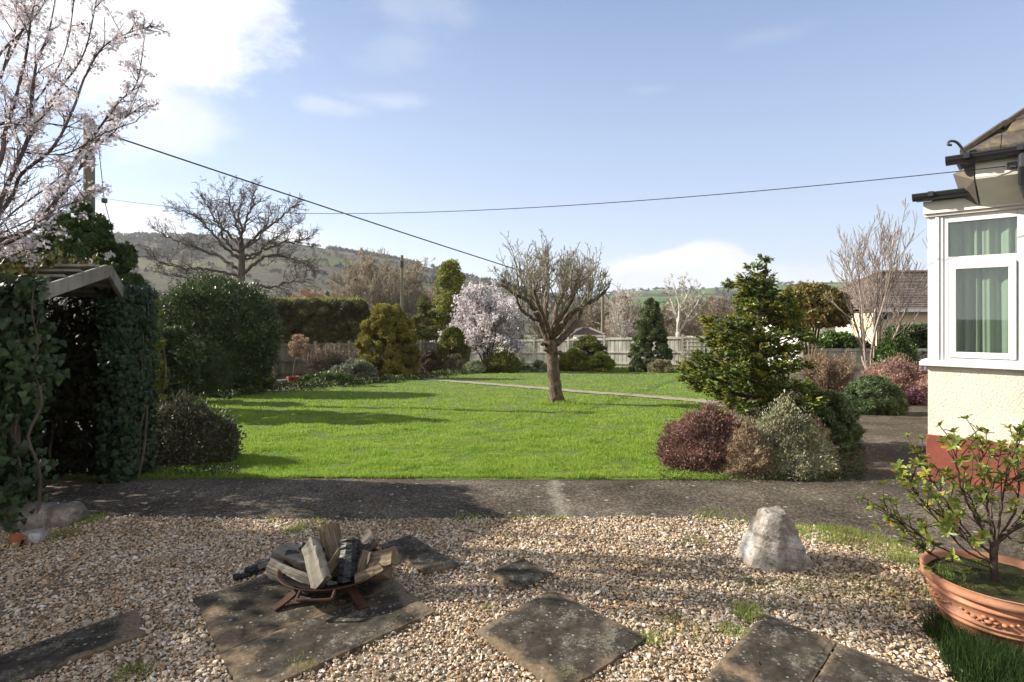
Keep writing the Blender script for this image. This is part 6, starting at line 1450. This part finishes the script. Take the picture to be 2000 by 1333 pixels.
def mat_wood(name, c1, c2, c3, sc=9):
    m, n, l, b = M_new(name)
    g = noise(n, l, sc, 7, .7, stretch=(.22, 2.2, 2.2)); w_ = n.new('ShaderNodeTexWave'); w_.inputs['Scale'].default_value = 26; w_.inputs['Distortion'].default_value = 5; w_.inputs['Detail'].default_value = 4; w_.bands_direction = 'Y'
    t = n.new('ShaderNodeTexCoord'); mp = n.new('ShaderNodeMapping'); mp.inputs['Scale'].default_value = (.18, 1, 1); l.new(t.outputs['Object'], mp.inputs[0]); l.new(mp.outputs[0], w_.inputs[0])
    c = ramp(n, l, g, [c1, c2, c3], [.32, .5, .68]); c = mixrgb(n, l, .6, c, ramp(n, l, w_.outputs['Fac'], [(.5,) * 3, (1.15,) * 3], [.1, .6]), 'MULTIPLY')
    l.new(c, b.inputs['Base Color']); b.inputs['Roughness'].default_value = .85; bump(n, l, w_.outputs['Fac'], b, .5, .004); return m
W_GREY = mat_wood("weathered_split_wood", (.075, .066, .055), (.16, .14, .112), (.26, .23, .185))
W_TAN = mat_wood("fresh_split_wood", (.085, .06, .035), (.16, .118, .07), (.25, .19, .12))
W_DARK = mat_wood("dark_old_wood", (.06, .045, .03), (.14, .105, .07), (.24, .18, .12))
m, n, l, b = M_new("charcoal"); vo = n.new('ShaderNodeTexVoronoi'); vo.inputs['Scale'].default_value = 48; t = n.new('ShaderNodeTexCoord'); l.new(t.outputs['Object'], vo.inputs[0])
l.new(ramp(n, l, vo.outputs['Distance'], [(.028, .028, .030), (.008, .008, .008)], [.1, .5]), b.inputs['Base Color']); b.inputs['Roughness'].default_value = .55; bump(n, l, vo.outputs['Distance'], b, -1.0, .02); CHAR = m
def log(label, a, b_, w, th, roll, mat, taper=.9, kind='block', group='logs in the fire pit', name='log'):
    """a split log from a to b: wedge or block section, uneven faces, chipped ends"""
    a = np.asarray(a, float); b_ = np.asarray(b_, float); d = b_ - a
    if group == 'logs in the fire pit': w *= 1.12; th *= 1.12; a = a - d * .06; b_ = b_ + d * .08
    d = b_ - a; L = np.linalg.norm(d); d /= L
    s = unit(np.cross(d, (0.05, .1, 1))); u = np.cross(s, d); cr, sr = math.cos(roll), math.sin(roll); s, u = s * cr + u * sr, -s * sr + u * cr
    r = np.random.default_rng(int(abs(a[0] * 991 + b_[1] * 313 + w * 77 + a[2] * 53) * 100)); 
    sec = {'block': [(-.5, -.5), (0, -.54), (.5, -.46), (.53, 0), (.46, .5), (0, .47), (-.5, .52), (-.47, 0)], 'wedge': [(-.5, -.42), (0, -.47), (.5, -.42), (.32, .0), (.08, .52), (-.08, .52), (-.32, .05), (-.42, -.2)], 'char': [(-.4, -.4), (0, -.5), (.42, -.36), (.5, 0), (.36, .4), (0, .5), (-.38, .4), (-.5, 0)]}[kind]
    sec = np.array(sec) * (w, th); k = len(sec); m_ = 12 if kind != 'char' else 20; V = []
    for i in range(m_):
        t = i / (m_ - 1); f = 1 - (1 - taper) * t; jit = .035 if kind != 'char' else .08
        q = sec * f * (1 + r.normal(0, jit, sec.shape)) + np.array((.006 * math.sin(t * 3 + roll * 5), .005 * math.cos(t * 4))) 
        x_ = np.full((k, 1), t * L) + (r.normal(0, .006, (k, 1)) if i in (0, m_ - 1) else 0); V.append(np.concatenate([x_, q], 1))
    V = np.array(V); mb = MB(); i = np.arange(m_ - 1)[:, None] * k; j = np.arange(k)[None]; j2 = (j + 1) % k
    mb.add(V.reshape(-1, 3), np.stack([i + j, i + j2, i + k + j2, i + k + j], -1).reshape(-1, 4))
    for e_, fl in ((0, 1), (m_ - 1, -1)):
        c_ = V[e_].mean(0); W = np.vstack([V[e_], c_]); tri = np.array([(k, (q + 1) % k, q) for q in range(k)]); mb.add(W, tri[:, ::fl])
    o = mb.build(name, mat, bevel=.002); o.matrix_world = __import__('mathutils').Matrix(((d[0], s[0], u[0], a[0]), (d[1], s[1], u[1], a[1]), (d[2], s[2], u[2], a[2]), (0, 0, 0, 1)))
    return tag(o, label, 'log', group)
log('greyish upright plank log with a dark nail slot at the front of the fire pit', P(628, 1140, 2.90), P(606, 1066, 3.02), .108, .045, 1.45, W_GREY)
log('pale split log hanging lowest over the left rim of the fire pit', P(610, 1140, 2.98), P(536, 1102, 3.07), .10, .065, .5, W_GREY, .95, 'wedge')
log('grey grooved log above the left rim behind the upright plank', P(618, 1105, 3.10), P(552, 1078, 3.22), .11, .07, .3, W_GREY)
log('mossy topped split block highest at the back of the fire pit', P(655, 1092, 3.16), P(640, 1034, 3.24), .115, .10, .7, W_TAN, .95, 'wedge')
log('black charred log standing in the middle of the fire pit', P(676, 1136, 2.98), P(684, 1060, 3.10), .085, .075, .4, CHAR, 1.0, 'char')
log('pale grooved grey block at the back right of the fire pit', P(690, 1092, 3.22), P(726, 1052, 3.30), .12, .07, .9, W_GREY)
log('tan topped log lying out over the right rim of the fire pit', P(690, 1108, 3.12), P(765, 1086, 3.06), .11, .085, .2, W_TAN, .95, 'wedge')
log('small tan split piece wedged left of the charred log', P(640, 1118, 3.02), P(662, 1082, 3.10), .05, .05, .8, W_TAN)
log('short tan billet low at the right front rim of the fire pit', P(700, 1132, 2.96), P(742, 1108, 2.99), .05, .045, .3, W_TAN, .9, 'wedge')
log('dark brown log lying under the tan topped one at the right', P(680, 1122, 3.08), P(752, 1112, 3.04), .09, .08, .5, W_DARK)
log('charred stub at the back left top of the pile', P(625, 1080, 3.16), P(594, 1066, 3.18), .045, .04, .2, CHAR, .9, 'char')
log('second charred knob right of the black standing log', P(690, 1082, 3.12), P(704, 1062, 3.14), .05, .05, .2, CHAR, .9, 'char')
log('burnt black log end jutting out at the left behind the pale split log', P(640, 1100, 3.14), P(566, 1086, 3.16), .07, .06, .7, CHAR, .9, 'char')
log('dark charred wedge leaning against the right of the charred log', P(700, 1130, 3.02), P(716, 1082, 3.08), .075, .06, 1.1, W_DARK, .85, 'wedge')
log('thin dark split lying across the back of the pile', P(640, 1074, 3.2), P(716, 1062, 3.24), .05, .045, .9, W_DARK, .9, 'wedge')
log('dark round log filling the middle of the bowl', P(640, 1125, 3.12), P(690, 1118, 3.16), .11, .10, .1, W_DARK)
g0 = G(478, 1136); g1 = G(536, 1112)
log('charred branch lying on the gravel behind the left edge of the big slab', g0 + (0, .03, .035), g1 + (0, .06, .05), .06, .055, .2, CHAR, .7, 'char', 'charred wood on the gravel', 'charred_branch')
log('short charred stub at the slab edge left of the fire pit', G(455, 1143) + (0, .02, .028), G(486, 1132) + (0, .0, .03), .045, .04, .4, CHAR, .7, 'char', 'charred wood on the gravel', 'charred_branch')
log('grey stick lying beside the charred branch under the fire pit rim', G(500, 1125) + (0, .0, .04), G(560, 1110) + (0, .05, .05), .03, .03, .3, W_GREY, .8, 'block', 'charred wood on the gravel', 'charred_branch')

# ------------------------------------------------------------------ terracotta pot and the azalea in it
DP = 2.64
PC = np.array((X(1952, DP), DP, 0.0)); PR_, PH = .278, .345
m, n, l, b = M_new("terracotta"); a = noise(n, l, 5, 6, .65); f = noise(n, l, 60, 4, .6)
c = ramp(n, l, a, [(.30, .125, .065), (.42, .19, .105), (.50, .27, .17)], [.32, .5, .7]); c = mixrgb(n, l, .5, c, ramp(n, l, f, [(.8,) * 3, (1.08,) * 3], [.3, .7]), 'MULTIPLY'); l.new(c, b.inputs['Base Color']); b.inputs['Roughness'].default_value = .8; bump(n, l, f, b, .25, .003); TERRA = m
pot = thing('terracotta_pot', 'wide terracotta pot with moulded bands at the right edge', 'plant pot', PC)
pot.scale = (1.17, 1.17, .79)
prof = [(0, .0), (.17, .0), (.185, .01), (.205, .08), (.216, .125), (.226, .128), (.226, .138), (.219, .142), (.224, .152), (.234, .156), (.234, .166), (.228, .170), (.250, .245), (.258, .250), (.258, .262), (.254, .266), (.262, .290), (.285, .298), (PR_, .312), (PR_ + .006, .326), (PR_, .340), (.285, PH), (.268, PH - .004), (.262, PH - .02), (.25, .25), (.0, .25)]
prof = [(q * PR_ / .305 if q > .26 else q * .93, z) for q, z in prof]
mb = MB(); mb.lathe(prof, 72); mb.v = [v * (1, 1, 1.07) for v in mb.v]; mb.build('pot_body', TERRA, pot, smooth=True)
mb = MB(); a = np.linspace(0, 6.283, 40, endpoint=False); rr_ = np.linspace(0, .238, 14); V = np.stack([np.stack([q * np.cos(a), q * np.sin(a), .298 + .02 * fbm(q * np.cos(a), q * np.sin(a), 14, 3, 6) - .012 * q / .26 + .01], -1) for q in rr_], 0)
i = np.arange(13)[:, None] * 40; j = np.arange(40)[None]; mb.add(V.reshape(-1, 3), np.stack([i + j, i + (j + 1) % 40, i + 40 + (j + 1) % 40, i + 40 + j], -1).reshape(-1, 4)[:, ::-1])
mb.v = [v + (0, 0, .02) for v in mb.v]; mb.build('soil', barkmat("mossy_soil", (.022, .017, .010), (.055, .065, .014), 18, (1, 1, 1), .95, 1, .02), pot, smooth=True)
mb = MB(); n_ = 2600; q = .23 * np.sqrt(rng.random(n_)); a_ = rng.random(n_) * 6.283; kk = fbm(q * np.cos(a_), q * np.sin(a_), 9, 3, 16) > .42; q, a_ = q[kk], a_[kk]
blades(mb, q * np.cos(a_), q * np.sin(a_), np.full(len(q), .323), rng.uniform(.006, .018, len(q)), np.full(len(q), .004), .7); mb.build('moss', GRASS, pot)
for ang in (-2.42, -1.15, .2, 1.6, 2.9):      # moulded swags: flower with leaves
    mb = MB(); dx, dy = math.cos(ang), math.sin(ang); tq = np.array((-dy, dx, 0)); V, Fc = ICO1
    for u_, z_, s_ in [(0, .212, .017), (.024, .216, .013), (-.024, .216, .013), (.012, .232, .012), (-.012, .232, .012), (.016, .196, .012), (-.016, .196, .012), (.05, .212, .013), (-.05, .212, .013), (.072, .222, .010), (-.072, .222, .010), (.035, .202, .009), (-.035, .202, .009), (.09, .232, .008), (-.09, .232, .008)]:
        rad = np.interp(z_, [.17, .245], [.212, .2325]); u2 = u_ / .24; mb.add(V * (s_, s_, s_) * .8 + np.array((rad * math.cos(ang + u2), rad * math.sin(ang + u2), z_)), Fc)
    mb.build('relief', TERRA, pot, smooth=True)
r = np.random.default_rng(121); random.seed(121)
SP = PC + (X(1945, DP) - PC[0], 0, .235); az = thing('azalea', 'sparse azalea with yellowing leaves growing in the terracotta pot', 'shrub', SP)
AZB = barkmat("azalea_bark", (.035, .024, .018), (.13, .095, .07), 30, (1, 1, .6), .8, .5, .004)
STEMS = [ # photo path, depth offset of the tip, radius
    ([(1945, 1145), (1940, 1090), (1944, 1062)], 0, .026),
    ([(1944, 1066), (1968, 1040), (2010, 1015), (2050, 960), (2090, 900)], -.05, .018),
    ([(1944, 1066), (1930, 1010), (1925, 960), (1918, 905), (1922, 868)], .1, .010),
    ([(1942, 1072), (1905, 1010), (1880, 960), (1868, 905), (1872, 862)], -.12, .010),
    ([(1940, 1085), (1890, 1040), (1850, 985), (1815, 930), (1792, 885)], .10, .009),
    ([(1938, 1100), (1885, 1075), (1835, 1020), (1790, 965), (1770, 925)], -.05, .009),
    ([(1938, 1110), (1870, 1085), (1800, 1050), (1755, 1020), (1728, 995)], .12, .007),
    ([(1936, 1118), (1860, 1098), (1820, 1085), (1795, 1062)], .05, .006),
    ([(1946, 1062), (1955, 1000), (1962, 950), (1975, 905)], -.15, .010),
    ([(1948, 1060), (1985, 990), (1990, 930), (1985, 870), (1990, 850)], .12, .010),
    ([(1950, 1056), (2010, 985), (2040, 910), (2060, 850)], .2, .010),
    ([(1941, 1080), (1925, 1040), (1900, 985), (1890, 940)], .22, .008),
    ([(1941, 1080), (1900, 1060), (1860, 1035), (1832, 985), (1845, 925)], .24, .007),
    ([(1945, 1050), (1935, 985), (1945, 925), (1955, 880)], .3, .008),
    ([(1960, 1045), (2000, 1060), (2040, 1040), (2080, 1010)], -.25, .008),
    ([(1935, 1095), (1900, 1070), (1875, 1030), (1850, 1020)], -.1, .006),
]
mb = MB(); lv = MB(); lv2 = MB(); fl = MB()
def big_leaf(m_, p, T, N, L_, W_, r):
    A = unit(np.cross(T, N)); N = np.cross(A, T); c = [(0, 0, 0), (.22, .34, .02), (.5, .5, .05), (.78, .32, .03), (1, 0, -.06)]
    V = [p + T * L_ * t + N * L_ * z for t, w, z in c] + [p + T * L_ * t + A * W_ * w + N * L_ * (z + .07) for t, w, z in c[1:4]] + [p + T * L_ * t - A * W_ * w + N * L_ * (z + .07) for t, w, z in c[1:4]]
    m_.add(np.array(V), [(0, 1, 5), (0, 8, 1), (4, 7, 3), (4, 3, 10)]); m_.add(np.array(V), [(1, 2, 6, 5), (2, 3, 7, 6), (1, 8, 9, 2), (2, 9, 10, 3)])
def rosette(p, dv, n_, L_, r):
    dv = unit(np.asarray(dv, float)); A = unit(np.cross(dv, (.3, .2, .9))); B = np.cross(dv, A)
    for i in range(n_):
        a = 6.283 * i / n_ + r.normal(0, .3); o_ = A * math.cos(a) + B * math.sin(a); T = unit(o_ * r.uniform(.6, 1.3) + dv * r.uniform(.2, .9) + (0, 0, r.normal(0, .2))); q = r.random()
        big_leaf(lv2 if q < .16 else lv, p - SP, T, dv, L_ * r.uniform(.6, 1.15), L_ * r.uniform(.34, .48), r)
for pts, dd, ra in STEMS:
    n_ = len(pts); w = np.array([P(px, py, DP + dd * (i / (n_ - 1)) ** 1.3) for i, (px, py) in enumerate(pts)]); path = smooth_path(w, 6) + r.normal(0, .002, (6 * (n_ - 1) + 1, 3))
    thick_ = ra > .012; mb.tube(path - SP, np.linspace(ra * .6, max(.002, ra * .18) if not thick_ else ra * .62, len(path)), 8)
    if ra > .02: continue
    dr = np.gradient(path, axis=0); rosette(path[-1], dr[-1], r.integers(7, 10), .046, r)
    for i in range(int(len(path) * .35), len(path) - 1):
        if r.random() < .92:
            dv = unit(unit(dr[i]) + r.normal(0, .6, 3) + (0, 0, .25)); L_ = r.uniform(.04, .15); q = path[i] + dv * L_; mb.tube([path[i] - SP, (path[i] + q) / 2 - SP + r.normal(0, .006, 3), q - SP], [.003, .0025, .002], 5); rosette(q, dv, r.integers(5, 9), .043, r)
        elif r.random() < .3: big_leaf(lv2 if r.random() < .4 else lv, path[i] - SP, unit(r.normal(0, 1, 3)), np.array((0, 0, 1.0)), .04, .017, r)
mb.build('stems', AZB, az, smooth=True)
lv.build('leaves', leafmat("azalea_leaf", [(.14, .19, .03), (.21, .26, .045), (.30, .32, .06), (.09, .14, .025)], .42, .3, 8, .45, .25), az); lv2.build('yellow_leaves', leafmat("azalea_yellow_leaf", [(.22, .22, .03), (.36, .30, .035), (.42, .26, .03), (.18, .20, .03)], .45, .35, 8, .4, .25), az)

# ------------------------------------------------------------------ low ground cover and litter at the bed edges
mb = MB(); r = np.random.default_rng(131)
edge = [(395, 790), (420, 778), (470, 772), (540, 766), (600, 762), (660, 756), (720, 752), (780, 746), (830, 741), (880, 734), (930, 729), (990, 725), (1060, 722), (1150, 721), (1230, 721), (1310, 724), (1370, 728)]
for (ax, ay), (bx2, by) in zip(edge[:-1], edge[1:]):
    for k in range(80):
        t = r.random(); g0 = G(ax + (bx2 - ax) * t, ay + (by - ay) * t); p = g0 + (r.normal(0, .35), abs(r.normal(0, .7)) - .15, 0); p[2] = float(gz(p[1])); s_ = .012 * p[1] / 4 + .03
        h_ = r.uniform(.02, .16); u = unit(r.normal(0, 1, (7, 3)) + (0, 0, .7)); leaves(mb, p + (0, 0, h_) + u * .09, u, s_, .5, .6, 0, r)
for k in range(5200):                          # around the corner bed and under the arbour mound
    q = r.random()
    if q < .5:
        px, py = r.uniform(1290, 1640), r.uniform(920, 944)
        if r.random() < .6: continue
    elif q < .75: px, py = r.uniform(1600, 1690), r.uniform(860, 940)
    else: px, py = r.uniform(250, 470), r.uniform(915, 936)
    g0 = G(px, py); p = np.array((*g0[:2], float(gz(g0[1])))) ; u = unit(r.normal(0, 1, (2, 3)) + (0, 0, .8)); leaves(mb, p + (0, 0, r.uniform(.0, .05)) + u * .02, u, .022, .5, .6, 0, r)
tag(mb.build('ground_cover', leafmat("ground_cover_leaf", [(.03, .06, .015), (.06, .10, .02), (.09, .13, .03), (.10, .06, .03)], .5, .25, 1)), 'small leafy ground cover along the bed edges', 'ground cover', kind='stuff')

# ------------------------------------------------------------------ the air that pales the hills
mb = MB(); mb.bx(-2900, 2900, -500, 3200, -70, 330)
m = bpy.data.materials.new("thin_air"); m.use_nodes = True; nt = m.node_tree
for q in list(nt.nodes):
    if q.type != 'OUTPUT_MATERIAL': nt.nodes.remove(q)
vol = nt.nodes.new('ShaderNodeVolumePrincipled'); vol.inputs['Color'].default_value = (0.86, 0.90, 1.0, 1); vol.inputs['Density'].default_value = HAZE; vol.inputs['Anisotropy'].default_value = 0.3
nt.links.new(vol.outputs[0], [q for q in nt.nodes if q.type == 'OUTPUT_MATERIAL'][0].inputs['Volume'])
if HAZE > 0: tag(mb.build('haze', m), kind='stuff')
